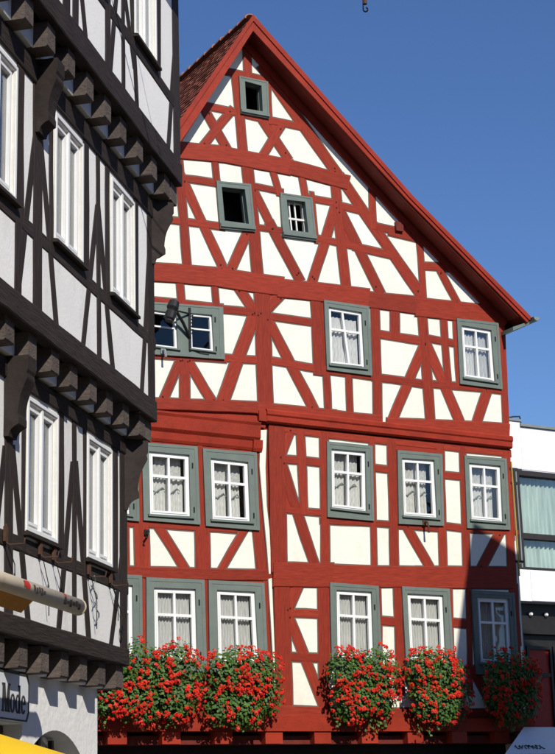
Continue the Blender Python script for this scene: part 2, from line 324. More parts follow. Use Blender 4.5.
# ---------------------------------------------------------------- measured members, (u, v) in metres on each wall: u along the wall, v height
RA = [
    ('post', [(-0.587, 16.843), (-0.410, 16.843), (-0.404, 16.212), (-0.580, 16.212)]),
    ('rail', [(-0.997, 16.276), (-0.997, 16.130), (0.056, 16.132), (0.056, 16.280)]),
    ('rail', [(-1.498, 15.423), (-1.498, 15.269), (0.682, 15.252), (0.682, 15.410)]),
    ('post', [(-0.871, 16.152), (-0.662, 16.152), (-0.547, 14.585), (-0.754, 14.585)]),
    ('post', [(-0.052, 16.187), (0.043, 16.187), (0.051, 15.319), (-0.043, 15.319)]),
    ('brace', [(-1.381, 15.276), (-1.540, 15.158), (-1.081, 14.449), (-0.920, 14.566)]),
    ('brace', [(-0.819, 15.308), (-0.960, 15.390), (-1.599, 14.523), (-1.462, 14.441)]),
    ('brace', [(-0.104, 15.369), (-0.264, 15.239), (0.277, 14.546), (0.439, 14.675)]),
    ('brace', [(0.341, 15.229), (0.192, 15.288), (-0.283, 14.516), (-0.137, 14.456)]),
    ('brace', [(-0.010, 16.544), (-0.210, 16.371), (1.439, 14.393), (1.647, 14.560)]),
    ('sill_beam', [(-2.871, 14.370), (-2.905, 14.018), (-1.058, 14.202), (-1.017, 14.565)]),
    ('sill_beam', [(-1.057, 14.544), (-1.131, 14.201), (0.428, 14.203), (0.510, 14.554)]),
    ('sill_beam', [(0.462, 14.540), (0.365, 14.224), (1.777, 14.126), (1.881, 14.448)]),
    ('post', [(-2.167, 14.018), (-1.992, 14.018), (-1.844, 11.906), (-2.017, 11.906)]),
    ('rail', [(-2.594, 13.739), (-2.594, 13.593), (-1.232, 13.660), (-1.232, 13.810)]),
    ('post', [(-1.352, 14.191), (-1.217, 14.191), (-1.181, 13.732), (-1.316, 13.732)]),
    ('post', [(-0.692, 14.352), (-0.438, 14.352), (-0.264, 12.030), (-0.515, 12.030)]),
    ('post', [(-0.043, 14.216), (0.110, 14.216), (0.242, 13.776), (0.089, 13.776)]),
    ('rail', [(-0.453, 13.884), (-0.453, 13.754), (0.213, 13.740), (0.213, 13.872)]),
    ('brace', [(-1.925, 13.738), (-2.090, 13.636), (-1.231, 11.933), (-1.063, 12.029)]),
    ('rail', [(-2.602, 12.854), (-2.602, 12.709), (-1.156, 12.762), (-1.156, 12.910)]),
    ('brace', [(-0.475, 12.824), (-0.655, 12.870), (-1.058, 12.010), (-0.881, 11.962)]),
    ('brace', [(-0.359, 13.802), (-0.516, 13.702), (-0.069, 12.891), (0.089, 12.988)]),
    ('brace', [(0.054, 13.094), (-0.134, 12.973), (0.452, 11.981), (0.642, 12.098)]),
    ('rail', [(-0.392, 13.008), (-0.392, 12.891), (0.214, 12.913), (0.214, 13.032)]),
    ('post', [(0.643, 14.165), (0.799, 14.165), (0.866, 13.753), (0.710, 13.753)]),
    ('post', [(0.896, 13.862), (0.987, 13.862), (1.049, 12.899), (0.959, 12.899)]),
    ('rail', [(0.867, 13.855), (0.867, 13.711), (1.409, 13.715), (1.409, 13.860)]),
    ('brace', [(1.616, 13.771), (1.408, 13.794), (0.773, 12.021), (0.974, 11.993)]),
    ('post', [(1.398, 14.267), (1.620, 14.267), (1.781, 11.986), (1.562, 11.986)]),
    ('brace', [(1.670, 13.754), (1.467, 13.632), (2.365, 11.986), (2.571, 12.102)]),
    ('rail', [(0.953, 13.016), (0.953, 12.874), (1.977, 12.831), (1.977, 12.975)]),
    ('rail', [(1.915, 12.977), (1.915, 12.811), (2.811, 12.765), (2.811, 12.933)]),
    ('rail', [(1.528, 13.831), (1.528, 13.674), (2.060, 13.641), (2.060, 13.799)]),
    ('brace', [(1.783, 14.418), (1.573, 14.254), (3.354, 12.067), (3.574, 12.224)]),
    ('post', [(2.343, 14.514), (2.495, 14.514), (2.481, 13.431), (2.330, 13.431)]),
    ('rail', [(2.405, 13.515), (2.405, 13.347), (2.969, 13.325), (2.969, 13.495)]),
    ('rail', [(2.814, 13.467), (2.814, 13.274), (3.575, 13.233), (3.575, 13.429)]),
    ('post', [(3.169, 13.765), (3.346, 13.765), (3.312, 13.436), (3.135, 13.436)]),
    ('post', [(3.466, 13.358), (3.615, 13.358), (3.644, 11.987), (3.497, 11.987)]),
    ('rail', [(3.589, 12.812), (3.589, 12.644), (4.485, 12.724), (4.485, 12.895)]),
    ('brace', [(4.119, 12.737), (3.969, 12.648), (4.369, 11.987), (4.520, 12.074)]),
    ('sill_beam', [(-3.139, 11.819), (-3.168, 11.446), (-1.279, 11.588), (-1.243, 11.975)]),
    ('sill_beam', [(-1.283, 11.967), (-1.349, 11.580), (0.138, 11.591), (0.212, 11.987)]),
    ('sill_beam', [(0.092, 11.932), (0.035, 11.548), (2.166, 11.631), (2.234, 12.028)]),
    ('sill_beam', [(2.171, 11.967), (2.106, 11.617), (3.535, 11.635), (3.615, 12.037)]),
    ('sill_beam', [(3.412, 12.009), (3.331, 11.586), (5.585, 11.658), (5.680, 12.095)]),
    ('post', [(-2.166, 11.559), (-2.015, 11.559), (-1.984, 11.108), (-2.134, 11.108)]),
    ('post', [(-1.408, 11.579), (-1.276, 11.579), (-1.247, 11.148), (-1.379, 11.148)]),
    ('rail', [(-3.155, 11.145), (-3.155, 11.046), (-1.219, 11.135), (-1.219, 11.237)]),
    ('rail', [(-1.231, 11.205), (-1.231, 11.051), (-0.442, 11.084), (-0.442, 11.239)]),
    ('post', [(-0.466, 11.910), (-0.124, 11.910), (-0.115, 9.346), (-0.450, 9.346)]),
    ('brace', [(-0.742, 11.719), (-0.921, 11.584), (-0.511, 11.056), (-0.330, 11.190)]),
    ('brace', [(-0.350, 11.105), (-0.602, 11.157), (-1.349, 9.298), (-1.107, 9.241)]),
    ('rail', [(-3.161, 10.028), (-3.161, 9.931), (-1.177, 10.062), (-1.177, 10.163)]),
    ('rail', [(-1.197, 10.236), (-1.197, 10.085), (-0.357, 10.131), (-0.357, 10.284)]),
    ('brace', [(-2.008, 10.022), (-2.173, 10.068), (-2.548, 9.215), (-2.386, 9.167)]),
    ('post', [(-2.122, 10.029), (-1.910, 10.029), (-1.917, 9.217), (-2.128, 9.217)]),
    ('brace', [(-1.891, 10.105), (-2.056, 9.993), (-1.506, 9.195), (-1.338, 9.304)]),
    ('brace', [(0.192, 11.532), (0.017, 11.655), (-0.394, 11.192), (-0.222, 11.070)]),
    ('rail', [(-0.184, 11.200), (-0.184, 11.054), (0.881, 11.056), (0.881, 11.204)]),
    ('post', [(0.807, 11.639), (1.056, 11.639), (1.074, 10.120), (0.828, 10.120)]),
    ('rail', [(-0.212, 10.305), (-0.212, 10.152), (1.076, 10.103), (1.076, 10.259)]),
    ('brace', [(-0.077, 11.103), (-0.272, 10.987), (0.704, 9.279), (0.903, 9.388)]),
    ('rail', [(1.015, 10.174), (1.015, 10.091), (2.263, 10.083), (2.263, 10.168)]),
    ('post', [(1.039, 10.139), (1.191, 10.139), (1.202, 9.315), (1.050, 9.315)]),
    ('post', [(1.573, 10.120), (1.716, 10.120), (1.708, 9.329), (1.565, 9.329)]),
    ('post', [(2.239, 11.643), (2.449, 11.643), (2.389, 9.310), (2.183, 9.310)]),
    ('post', [(2.719, 11.829), (2.948, 11.829), (2.918, 11.098), (2.691, 11.098)]),
    ('post', [(3.391, 11.833), (3.625, 11.833), (3.688, 9.290), (3.459, 9.290)]),
    ('rail', [(2.329, 11.171), (2.329, 10.998), (3.595, 10.979), (3.595, 11.156)]),
    ('rail', [(3.566, 11.223), (3.566, 11.069), (4.367, 11.038), (4.367, 11.193)]),
    ('post', [(3.976, 11.669), (4.144, 11.669), (4.166, 10.215), (4.001, 10.215)]),
    ('post', [(4.303, 11.677), (4.401, 11.677), (4.396, 10.261), (4.299, 10.261)]),
    ('brace', [(3.688, 11.064), (3.478, 11.115), (2.534, 9.307), (2.735, 9.252)]),
    ('brace', [(3.669, 11.099), (3.450, 10.993), (4.252, 9.270), (4.473, 9.369)]),
    ('rail', [(2.247, 10.231), (2.247, 10.071), (3.568, 10.055), (3.568, 10.217)]),
    ('rail', [(3.503, 10.239), (3.503, 10.088), (5.516, 10.139), (5.516, 10.295)]),
    ('brace', [(5.194, 10.163), (4.969, 10.202), (4.584, 9.348), (4.804, 9.307)]),
    ('post', [(5.500, 11.869), (5.676, 11.869), (5.595, 9.358), (5.424, 9.358)]),
    ('sill_beam', [(-3.161, 9.169), (-3.170, 8.949), (-0.227, 9.147), (-0.210, 9.379)]),
    ('sill_beam', [(-0.447, 9.363), (-0.481, 9.121), (1.278, 9.130), (1.318, 9.379)]),
    ('sill_beam', [(1.259, 9.368), (1.220, 9.130), (2.346, 9.134), (2.388, 9.377)]),
    ('sill_beam', [(2.502, 9.333), (2.472, 9.063), (5.568, 9.223), (5.608, 9.507)]),
]
RB = [
    ('post', [(-0.201, 8.908), (0.147, 8.908), (0.107, 6.169), (-0.232, 6.169)]),
    ('post', [(0.406, 8.907), (0.588, 8.907), (0.605, 7.306), (0.425, 7.306)]),
    ('rail', [(0.063, 8.368), (0.063, 8.209), (0.998, 8.206), (0.998, 8.367)]),
    ('rail', [(0.030, 7.381), (0.030, 7.244), (0.985, 7.229), (0.985, 7.367)]),
    ('brace', [(0.147, 8.280), (-0.057, 8.204), (0.665, 6.128), (0.870, 6.195)]),
    ('brace', [(0.382, 8.879), (0.225, 8.919), (-0.054, 8.295), (0.101, 8.255)]),
    ('post', [(0.935, 8.856), (1.132, 8.856), (1.050, 6.170), (0.858, 6.170)]),
    ('rail', [(0.336, 8.897), (0.336, 8.806), (1.195, 8.794), (1.195, 8.886)]),
    ('post', [(2.081, 8.855), (2.213, 8.855), (2.141, 6.398), (2.012, 6.398)]),
    ('post', [(2.520, 8.872), (2.727, 8.872), (2.649, 6.397), (2.447, 6.397)]),
    ('post', [(3.722, 8.900), (3.912, 8.900), (3.815, 6.406), (3.629, 6.406)]),
    ('post', [(4.300, 8.923), (4.454, 8.923), (4.358, 6.435), (4.208, 6.435)]),
    ('rail', [(2.141, 8.361), (2.141, 8.217), (2.560, 8.209), (2.560, 8.354)]),
    ('rail', [(0.923, 7.205), (0.923, 7.087), (2.706, 7.109), (2.706, 7.231)]),
    ('rail', [(3.819, 8.352), (3.819, 8.205), (4.355, 8.204), (4.355, 8.353)]),
    ('rail', [(3.747, 7.297), (3.747, 7.153), (4.339, 7.127), (4.339, 7.273)]),
    ('rail', [(2.644, 7.176), (2.644, 7.095), (3.741, 7.101), (3.741, 7.184)]),
    ('brace', [(2.984, 7.194), (2.799, 7.098), (3.345, 6.245), (3.532, 6.338)]),
    ('rail', [(2.715, 8.943), (2.715, 8.828), (4.400, 8.828), (4.400, 8.946)]),
    ('rail', [(1.054, 8.944), (1.054, 8.791), (2.593, 8.785), (2.593, 8.942)]),
    ('rail', [(4.371, 8.981), (4.371, 8.895), (5.380, 8.930), (5.380, 9.017)]),
    ('rail', [(2.706, 8.754), (2.706, 8.702), (3.819, 8.715), (3.819, 8.768)]),
    ('rail', [(4.306, 7.224), (4.306, 7.130), (5.626, 7.158), (5.626, 7.253)]),
    ('brace', [(5.308, 7.159), (5.107, 7.234), (4.559, 6.440), (4.756, 6.365)]),
    ('post', [(5.401, 9.100), (5.615, 9.100), (5.565, 7.118), (5.356, 7.118)]),
    ('post', [(5.353, 7.238), (5.549, 7.238), (5.542, 4.961), (5.349, 4.961)]),
    ('post', [(4.258, 7.222), (4.423, 7.222), (4.378, 6.369), (4.214, 6.369)]),
    ('sill_beam', [(-0.194, 6.279), (-0.213, 5.823), (1.119, 5.871), (1.144, 6.338)]),
    ('sill_beam', [(0.979, 6.311), (0.949, 5.902), (3.076, 5.947), (3.116, 6.369)]),
    ('sill_beam', [(3.052, 6.371), (3.020, 5.939), (5.457, 6.025), (5.501, 6.473)]),
    ('post', [(-0.186, 5.907), (0.153, 5.907), (0.141, 3.307), (-0.190, 3.307)]),
    ('post', [(0.770, 5.948), (1.006, 5.948), (0.936, 3.309), (0.705, 3.309)]),
    ('rail', [(0.127, 5.420), (0.127, 5.269), (0.845, 5.266), (0.845, 5.418)]),
    ('rail', [(0.099, 4.609), (0.099, 4.450), (1.006, 4.441), (1.006, 4.602)]),
    ('brace', [(0.469, 5.884), (0.278, 5.947), (-0.004, 5.404), (0.184, 5.340)]),
    ('brace', [(0.186, 5.342), (-0.010, 5.269), (0.754, 3.506), (0.951, 3.573)]),
    ('post', [(2.105, 5.956), (2.199, 5.956), (2.128, 3.925), (2.036, 3.925)]),
    ('post', [(2.500, 5.975), (2.690, 5.975), (2.639, 3.931), (2.452, 3.931)]),
    ('post', [(3.797, 5.981), (3.908, 5.981), (3.838, 3.946), (3.728, 3.946)]),
    ('post', [(4.257, 6.001), (4.370, 6.001), (4.253, 3.951), (4.143, 3.951)]),
    ('rail', [(2.144, 5.354), (2.144, 5.188), (2.565, 5.173), (2.565, 5.339)]),
    ('rail', [(3.859, 5.374), (3.859, 5.204), (4.290, 5.187), (4.290, 5.358)]),
    ('rail', [(1.420, 4.412), (1.420, 4.270), (5.383, 4.291), (5.383, 4.442)]),
    ('brace', [(2.775, 4.359), (2.596, 4.275), (3.079, 3.513), (3.260, 3.594)]),
    ('brace', [(4.409, 4.390), (4.219, 4.304), (4.716, 3.522), (4.907, 3.605)]),
    ('post', [(3.372, 4.380), (3.553, 4.380), (3.521, 3.555), (3.341, 3.555)]),
    ('post', [(5.365, 6.051), (5.559, 6.051), (5.473, 3.567), (5.282, 3.567)]),
    ('sill_beam', [(-0.323, 3.645), (-0.356, 3.239), (2.170, 3.148), (2.216, 3.571)]),
    ('sill_beam', [(2.069, 3.608), (2.039, 3.185), (5.591, 3.147), (5.638, 3.594)]),
]
RC = [
    ('post', [(-2.982, 8.362), (-2.870, 8.362), (-2.820, 6.129), (-2.930, 6.129)]),
    ('post', [(-1.722, 8.499), (-1.605, 8.499), (-1.593, 6.849), (-1.708, 6.849)]),
    ('rail', [(-3.735, 6.889), (-3.735, 6.779), (-0.958, 6.796), (-0.958, 6.911)]),
    ('post', [(-3.031, 6.841), (-2.740, 6.841), (-2.725, 6.084), (-3.015, 6.084)]),
    ('brace', [(-2.459, 6.866), (-2.615, 6.768), (-2.115, 6.055), (-1.957, 6.151)]),
    ('post', [(-1.802, 6.849), (-1.499, 6.849), (-1.497, 6.145), (-1.798, 6.145)]),
    ('post', [(-3.185, 6.801), (-3.136, 6.801), (-3.129, 6.070), (-3.178, 6.070)]),
    ('brace', [(-0.707, 6.830), (-0.833, 6.888), (-1.336, 6.112), (-1.213, 6.054)]),
    ('post', [(-0.584, 6.898), (-0.344, 6.898), (-0.287, 6.113), (-0.525, 6.113)]),
    ('post', [(-0.503, 8.434), (-0.425, 8.434), (-0.423, 6.826), (-0.499, 6.826)]),
    ('sill_beam', [(-3.731, 6.073), (-3.739, 5.875), (-1.589, 5.900), (-1.577, 6.105)]),
    ('sill_beam', [(-1.631, 6.103), (-1.639, 5.898), (-0.204, 5.945), (-0.193, 6.155)]),
    ('post', [(-2.909, 5.946), (-2.824, 5.946), (-2.819, 3.870), (-2.903, 3.870)]),
    ('post', [(-1.644, 5.960), (-1.545, 5.960), (-1.544, 3.885), (-1.641, 3.885)]),
    ('post', [(-0.394, 5.996), (-0.274, 5.996), (-0.265, 3.901), (-0.382, 3.901)]),
    ('rail', [(-3.732, 4.198), (-3.732, 4.025), (-0.474, 3.990), (-0.474, 4.173)]),
    ('sill_beam', [(-3.729, 3.630), (-3.734, 3.288), (-0.184, 3.247), (-0.166, 3.610)]),
    ('rail', [(-3.736, 8.382), (-3.736, 8.307), (-1.002, 8.338), (-1.002, 8.416)]),
    ('rail', [(-1.189, 8.381), (-1.189, 8.322), (-0.400, 8.331), (-0.400, 8.390)]),
]
L1 = [
    ('sill_beam', [(-3.492, 3.386), (-3.590, 3.223), (-0.083, 3.217), (0.084, 3.422)]),
    ('rail', [(-3.575, 4.075), (-3.575, 3.956), (0.008, 3.990), (0.008, 4.139)]),
    ('post', [(-3.447, 5.272), (-3.254, 5.272), (-3.163, 3.348), (-3.353, 3.348)]),
    ('brace', [(-3.141, 4.822), (-3.267, 4.790), (-2.863, 3.372), (-2.733, 3.390)]),
    ('brace', [(-3.348, 4.773), (-3.470, 4.752), (-3.756, 3.462), (-3.641, 3.471)]),
    ('post', [(-3.042, 5.362), (-2.934, 5.362), (-2.887, 4.045), (-2.993, 4.045)]),
    ('post', [(-2.115, 5.479), (-1.946, 5.479), (-1.917, 4.030), (-2.083, 4.030)]),
    ('brace', [(-1.626, 4.988), (-1.766, 4.964), (-2.100, 3.385), (-1.969, 3.395)]),
    ('brace', [(-1.511, 5.015), (-1.654, 4.982), (-1.276, 3.370), (-1.130, 3.387)]),
    ('post', [(-1.716, 5.507), (-1.596, 5.507), (-1.557, 3.395), (-1.674, 3.395)]),
    ('post', [(-1.400, 5.508), (-1.293, 5.508), (-1.271, 4.088), (-1.376, 4.088)]),
    ('post', [(-0.514, 5.560), (-0.315, 5.560), (-0.325, 3.967), (-0.519, 3.967)]),
    ('post', [(-0.198, 5.468), (0.042, 5.468), (0.016, 3.279), (-0.216, 3.279)]),
    ('brace', [(-0.124, 4.320), (-0.257, 4.306), (-0.599, 3.379), (-0.473, 3.386)]),
]
L2 = [
    ('sill_beam', [(-4.143, 6.141), (-4.394, 5.925), (0.028, 5.871), (0.491, 6.155)]),
    ('rail', [(-4.305, 6.857), (-4.305, 6.723), (0.278, 6.695), (0.278, 6.871)]),
    ('post', [(-3.874, 8.217), (-3.714, 8.217), (-3.663, 6.840), (-3.821, 6.840)]),
    ('post', [(-3.485, 8.164), (-3.260, 8.164), (-3.199, 6.075), (-3.417, 6.075)]),
    ('brace', [(-3.290, 7.895), (-3.438, 7.838), (-3.841, 6.097), (-3.705, 6.134)]),
    ('brace', [(-3.252, 7.917), (-3.376, 7.859), (-2.879, 6.030), (-2.750, 6.072)]),
    ('post', [(-3.077, 8.190), (-2.967, 8.190), (-2.923, 6.818), (-3.031, 6.818)]),
    ('post', [(-2.134, 8.277), (-1.955, 8.277), (-1.937, 6.745), (-2.111, 6.745)]),
    ('post', [(-1.740, 8.155), (-1.616, 8.155), (-1.562, 6.089), (-1.683, 6.089)]),
    ('brace', [(-1.634, 7.654), (-1.774, 7.607), (-2.171, 6.041), (-2.041, 6.073)]),
    ('brace', [(-1.575, 7.681), (-1.710, 7.626), (-1.258, 6.060), (-1.118, 6.101)]),
    ('post', [(-1.446, 8.132), (-1.304, 8.132), (-1.291, 6.745), (-1.430, 6.745)]),
    ('post', [(-0.490, 8.197), (-0.325, 8.197), (-0.340, 6.731), (-0.502, 6.731)]),
    ('post', [(0.041, 8.171), (0.287, 8.171), (0.245, 5.997), (0.009, 5.997)]),
    ('brace', [(0.155, 7.866), (0.004, 7.816), (-0.323, 5.945), (-0.182, 5.977)]),
]
L3 = [
    ('sill_beam', [(-3.750, 9.102), (-4.178, 8.742), (0.140, 8.636), (0.893, 9.099)]),
    ('rail', [(-2.627, 9.748), (-2.627, 9.594), (0.549, 9.701), (0.549, 9.884)]),
    ('post', [(-3.413, 9.769), (-3.210, 9.769), (-3.196, 8.986), (-3.397, 8.986)]),
    ('brace', [(-2.861, 9.591), (-2.974, 9.525), (-2.796, 8.952), (-2.681, 9.013)]),
    ('brace', [(-1.675, 10.288), (-1.824, 10.211), (-2.100, 8.900), (-1.959, 8.963)]),
    ('post', [(-1.636, 10.761), (-1.520, 10.761), (-1.532, 8.911), (-1.645, 8.911)]),
    ('brace', [(-1.241, 10.346), (-1.374, 10.273), (-1.186, 8.930), (-1.053, 8.992)]),
    ('brace', [(-1.562, 10.354), (-1.669, 10.290), (-1.305, 9.479), (-1.195, 9.537)]),
    ('post', [(-1.317, 10.940), (-1.210, 10.940), (-1.219, 9.674), (-1.324, 9.674)]),
    ('post', [(-0.397, 11.491), (-0.205, 11.491), (-0.249, 9.723), (-0.435, 9.723)]),
    ('post', [(0.398, 11.966), (0.662, 11.966), (0.520, 8.805), (0.271, 8.805)]),
    ('brace', [(0.506, 10.746), (0.336, 10.663), (-0.072, 8.900), (0.087, 8.963)]),
]
WA = [
    ('attic', [(-0.709, 16.148), (-0.047, 16.161), (-0.042, 15.349), (-0.689, 15.335)], [[(-0.583, 16.063), (-0.198, 16.044), (-0.185, 15.476), (-0.564, 15.454)]]),
    ('attic', [(-1.276, 13.764), (-0.510, 13.831), (-0.435, 12.841), (-1.213, 12.785)], [[(-1.166, 13.661), (-0.645, 13.699), (-0.573, 12.979), (-1.115, 12.959)]]),
    ('grille', [(0.169, 13.771), (0.909, 13.790), (0.979, 12.873), (0.202, 12.842)], [[(0.311, 13.643), (0.743, 13.674), (0.795, 13.017), (0.365, 13.002)]]),
    ('double', [(-2.929, 11.050), (-1.203, 11.163), (-1.187, 10.126), (-2.915, 10.036)], [[(-2.701, 10.912), (-2.195, 10.909), (-2.167, 10.204), (-2.686, 10.201)], [(-1.907, 10.957), (-1.431, 10.980), (-1.402, 10.246), (-1.896, 10.247)]]),
    ('open', [(1.108, 11.625), (2.171, 11.630), (2.163, 10.177), (1.117, 10.180)], [[(1.209, 11.501), (2.000, 11.489), (2.013, 10.319), (1.198, 10.304)]]),
    ('plain', [(4.379, 11.663), (5.459, 11.701), (5.447, 10.245), (4.360, 10.245)], [[(4.488, 11.534), (5.265, 11.525), (5.281, 10.381), (4.475, 10.392)]]),
]
WB = [
    ('cafe', [(1.076, 8.721), (2.125, 8.723), (2.085, 7.219), (1.028, 7.229)], [[(1.172, 8.589), (1.967, 8.598), (1.928, 7.388), (1.134, 7.413)]]),
    ('cafe', [(2.734, 8.689), (3.816, 8.699), (3.759, 7.226), (2.678, 7.198)], [[(2.829, 8.542), (3.620, 8.566), (3.615, 7.371), (2.808, 7.369)]]),
    ('cafe', [(4.387, 8.723), (5.458, 8.744), (5.432, 7.248), (4.346, 7.217)], [[(4.491, 8.583), (5.301, 8.585), (5.269, 7.396), (4.467, 7.397)]]),
    ('full', [(1.025, 5.950), (2.117, 5.929), (2.120, 4.289), (0.998, 4.325)], [[(1.165, 5.822), (1.963, 5.818), (1.949, 4.513), (1.130, 4.552)]]),
    ('full', [(2.678, 5.946), (3.805, 5.949), (3.810, 4.281), (2.687, 4.319)], [[(2.794, 5.821), (3.651, 5.819), (3.632, 4.491), (2.793, 4.531)]]),
    ('full', [(4.370, 5.940), (5.428, 5.933), (5.412, 4.249), (4.357, 4.290)], [[(4.485, 5.813), (5.291, 5.816), (5.268, 4.485), (4.473, 4.518)]]),
]
WC = [
    ('cafe', [(-4.008, 8.334), (-2.970, 8.352), (-2.948, 6.896), (-3.983, 6.928)], [[(-3.871, 8.216), (-3.151, 8.205), (-3.126, 7.003), (-3.849, 7.046)]]),
    ('cafe', [(-2.881, 8.356), (-1.750, 8.380), (-1.712, 6.915), (-2.850, 6.922)], [[(-2.739, 8.212), (-1.911, 8.212), (-1.903, 7.045), (-2.723, 7.037)]]),
    ('cafe', [(-1.623, 8.357), (-0.484, 8.373), (-0.459, 6.884), (-1.583, 6.899)], [[(-1.462, 8.191), (-0.663, 8.180), (-0.644, 7.030), (-1.447, 7.026)]]),
    ('full', [(-3.960, 5.902), (-2.905, 5.907), (-2.896, 4.275), (-3.945, 4.323)], [[(-3.826, 5.757), (-3.079, 5.729), (-3.069, 4.463), (-3.814, 4.499)]]),
    ('full', [(-2.806, 5.876), (-1.647, 5.886), (-1.626, 4.228), (-2.808, 4.276)], [[(-2.659, 5.706), (-1.822, 5.715), (-1.805, 4.420), (-2.650, 4.455)]]),
    ('full', [(-1.548, 5.883), (-0.392, 5.885), (-0.354, 4.196), (-1.555, 4.229)], [[(-1.382, 5.721), (-0.585, 5.718), (-0.538, 4.393), (-1.378, 4.429)]]),
]

# ---------------------------------------------------------------- ground
gm = MB(); gm.add([(-300, -200, 0), (300, -200, 0), (300, 500, 0), (-300, 500, 0)], [(0, 1, 2, 3)])
tag(gm.build('ground', 'ground'), 'grey cobbled street surface', kind='structure')

# ================================================================ RED HALF-TIMBERED HOUSE
house = thing('red_timbered_house', 'tall red half-timbered house with cream panels and steep gable', 'house', RED.p(0.6, 0, 0))
UL, UR = -4.5, 5.56
PROUD = dict(post=0.010, rail=0.008, brace=0.006, sill_beam=0.024, rafter=0.008)
def facade(W, off, members, wins, region, m, pm, parent, border=0.030, redfill=False):
    cov = []
    for nm, q in members: cov.append(timber(W, off, nm, q, m, parent, PROUD[nm]))
    for k, o, i in wins: cov.append((sub(o, 0, 1, 0, 1), sub(o, -.018, 1.018, -.014, 1.014)))
    return panels(W, off, region, cov, pm, parent, border, redfill=redfill)
OB, OC = -0.04, -0.10
PEGM = None
def pegs(W, off, members, parent):
    global PEGM
    if PEGM is None:
        mb = MB(); mb.tube([W.n*-.02, W.n*.004], .016, 7); po = mb.build('peg', 'peg_dark', None); PEGM = po.data; bpy.data.objects.remove(po)
    rg = random.Random(91)
    for nm, q in members:
        if nm != 'brace': continue
        a, b = (Vector(q[0])+Vector(q[1]))/2, (Vector(q[2])+Vector(q[3]))/2; t = (b-a).normalized(); wd = (Vector(q[1])-Vector(q[0])).length
        for p, sg_ in ((a, 1), (b, -1)):
            for k in range(rg.choice((1, 1, 2))):
                c_ = p+t*sg_*rg.uniform(-.03, .10)+Vector((-t.y, t.x))*rg.uniform(-.25, .25)*wd
                o = bpy.data.objects.new('peg', PEGM); COL.objects.link(o); o.parent = parent; o.location = W.p(c_.x, c_.y, off+.0185)-wpos(parent)
# corner posts and hidden left end of the gable wall
RA += [('post', [(UL, 9.2), (UL+.25, 9.2), (UL+.25, 11.2), (UL, 11.2)]), ('post', [(-3.5, 9.2), (-3.3, 9.2), (-3.3, 11.6), (-3.5, 11.6)])]
RB += [('rail', [(-.14, 8.96), (-.14, 8.83), (5.58, 8.80), (5.58, 8.96)])]
RC += [('post', [(UL, 3.2), (UL+.22, 3.2), (UL+.22, 8.9), (UL, 8.9)])]
regA = [(UL, 9.15), (UR, 9.15), (UR, 11.85), (3.05, 13.85), (-.6, 17.08), (-2.24, 14.45), (UL, 10.87)]
regB = [(-.16, 8.95), (-.2, 7.6), (-.13, 6.35), (-.08, 3.22), (5.6, 3.22), (5.6, 8.95)]
regC = [(UL, 3.22), (-.09, 3.22), (-.14, 6.35), (-.19, 7.6), (-.15, 8.95), (UL, 8.95)]
facade(RED, 0, RA, WA, regA, 'red_paint', 'cream_plaster', house)
pegs(RED, 0, RA, house); pegs(RED, OB, RB, house)
facade(RED, OB, RB, WB, regB, 'red_paint', 'cream_plaster', house)
facade(RED, OC, RC, WC, regC, 'red_paint', 'cream_plaster', house, redfill=True)
# jetty boards between the storeys
def board(u0, u1, v0, v1, o0, o1, name='jetty_board', m='red_plain', prof=None):
    mb = MB(); n = 8; pr = prof or [(o0, v0), (o1, v0), (o1, v1), (o0, v1)]
    mb.prism([RED.p(u0, v, o) for o, v in pr], RED.u*(u1-u0)); return fixn(mb.build(name, m, house))
board(UL, -0.40, 8.66, 8.985, -.15, -.010, prof=[(-.15, 8.64), (-.035, 8.64), (-.012, 8.67), (-.004, 8.90), (.02, 8.95), (.02, 8.985), (-.15, 8.985)])
board(UL, -0.52, 8.43, 8.63, -.15, -.05, prof=[(-.16, 8.42), (-.085, 8.42), (-.06, 8.47), (-.05, 8.60), (-.02, 8.635), (-.16, 8.635)])
board(-0.56, -0.36, 8.40, 8.62, -.15, .0, 'corbel', prof=[(-.16, 8.40), (-.05, 8.40), (-.02, 8.46), (0.0, 8.62), (-.16, 8.62)])
board(-0.30, UR+.05, 8.97, 9.235, -.12, .07, prof=[(-.12, 8.97), (.02, 8.97), (.055, 9.0), (.06, 9.10), (.085, 9.13), (.09, 9.20), (.06, 9.235), (-.12, 9.235)])
board(-0.46, -0.29, 8.985, 9.19, -.12, .05)
board(UL, -0.28, 8.88, 9.24, -.12, -.03, 'back_board')
# base beam and joist ends above the shop
board(UL, UR+.06, 3.17, 3.42, -.3, .10, 'base_beam')
for k in range(9):
    u = -3.62+1.035*k
    board(u, u+0.36, 2.95, 3.168, -.4, .07, 'joist_end', 'red_bright' if k % 2 else 'red_plain')
# dark shop storey
mb = MB(); mb.rect(RED, UL, UR, 0, 2.948, -1.2, -.55); mb.build('shop_wall', 'shop_dark', house)
for k in range(4):
    u = UL+.5+k*2.45
    f = MB(); ring(f, RED, [(u, 2.6), (u+2.1, 2.6), (u+2.1, .5), (u, .5)], [(u+.1, 2.5), (u+2.0, 2.5), (u+2.0, .6), (u+.1, .6)], -.549, -.48); fo = fixn(f.build('shop_window', 'shop_dark', house))
    g = MB(); g.rect(RED, u+.1, u+2.0, .6, 2.5, -.53, -.52); fixn(g.build('pane', 'pane_glass', fo))
mb = MB(); mb.rect(RED, UL, UR, 2.949, 3.1, -1.2, -.1); fixn(mb.build('jetty_soffit', 'soffit_red', house))
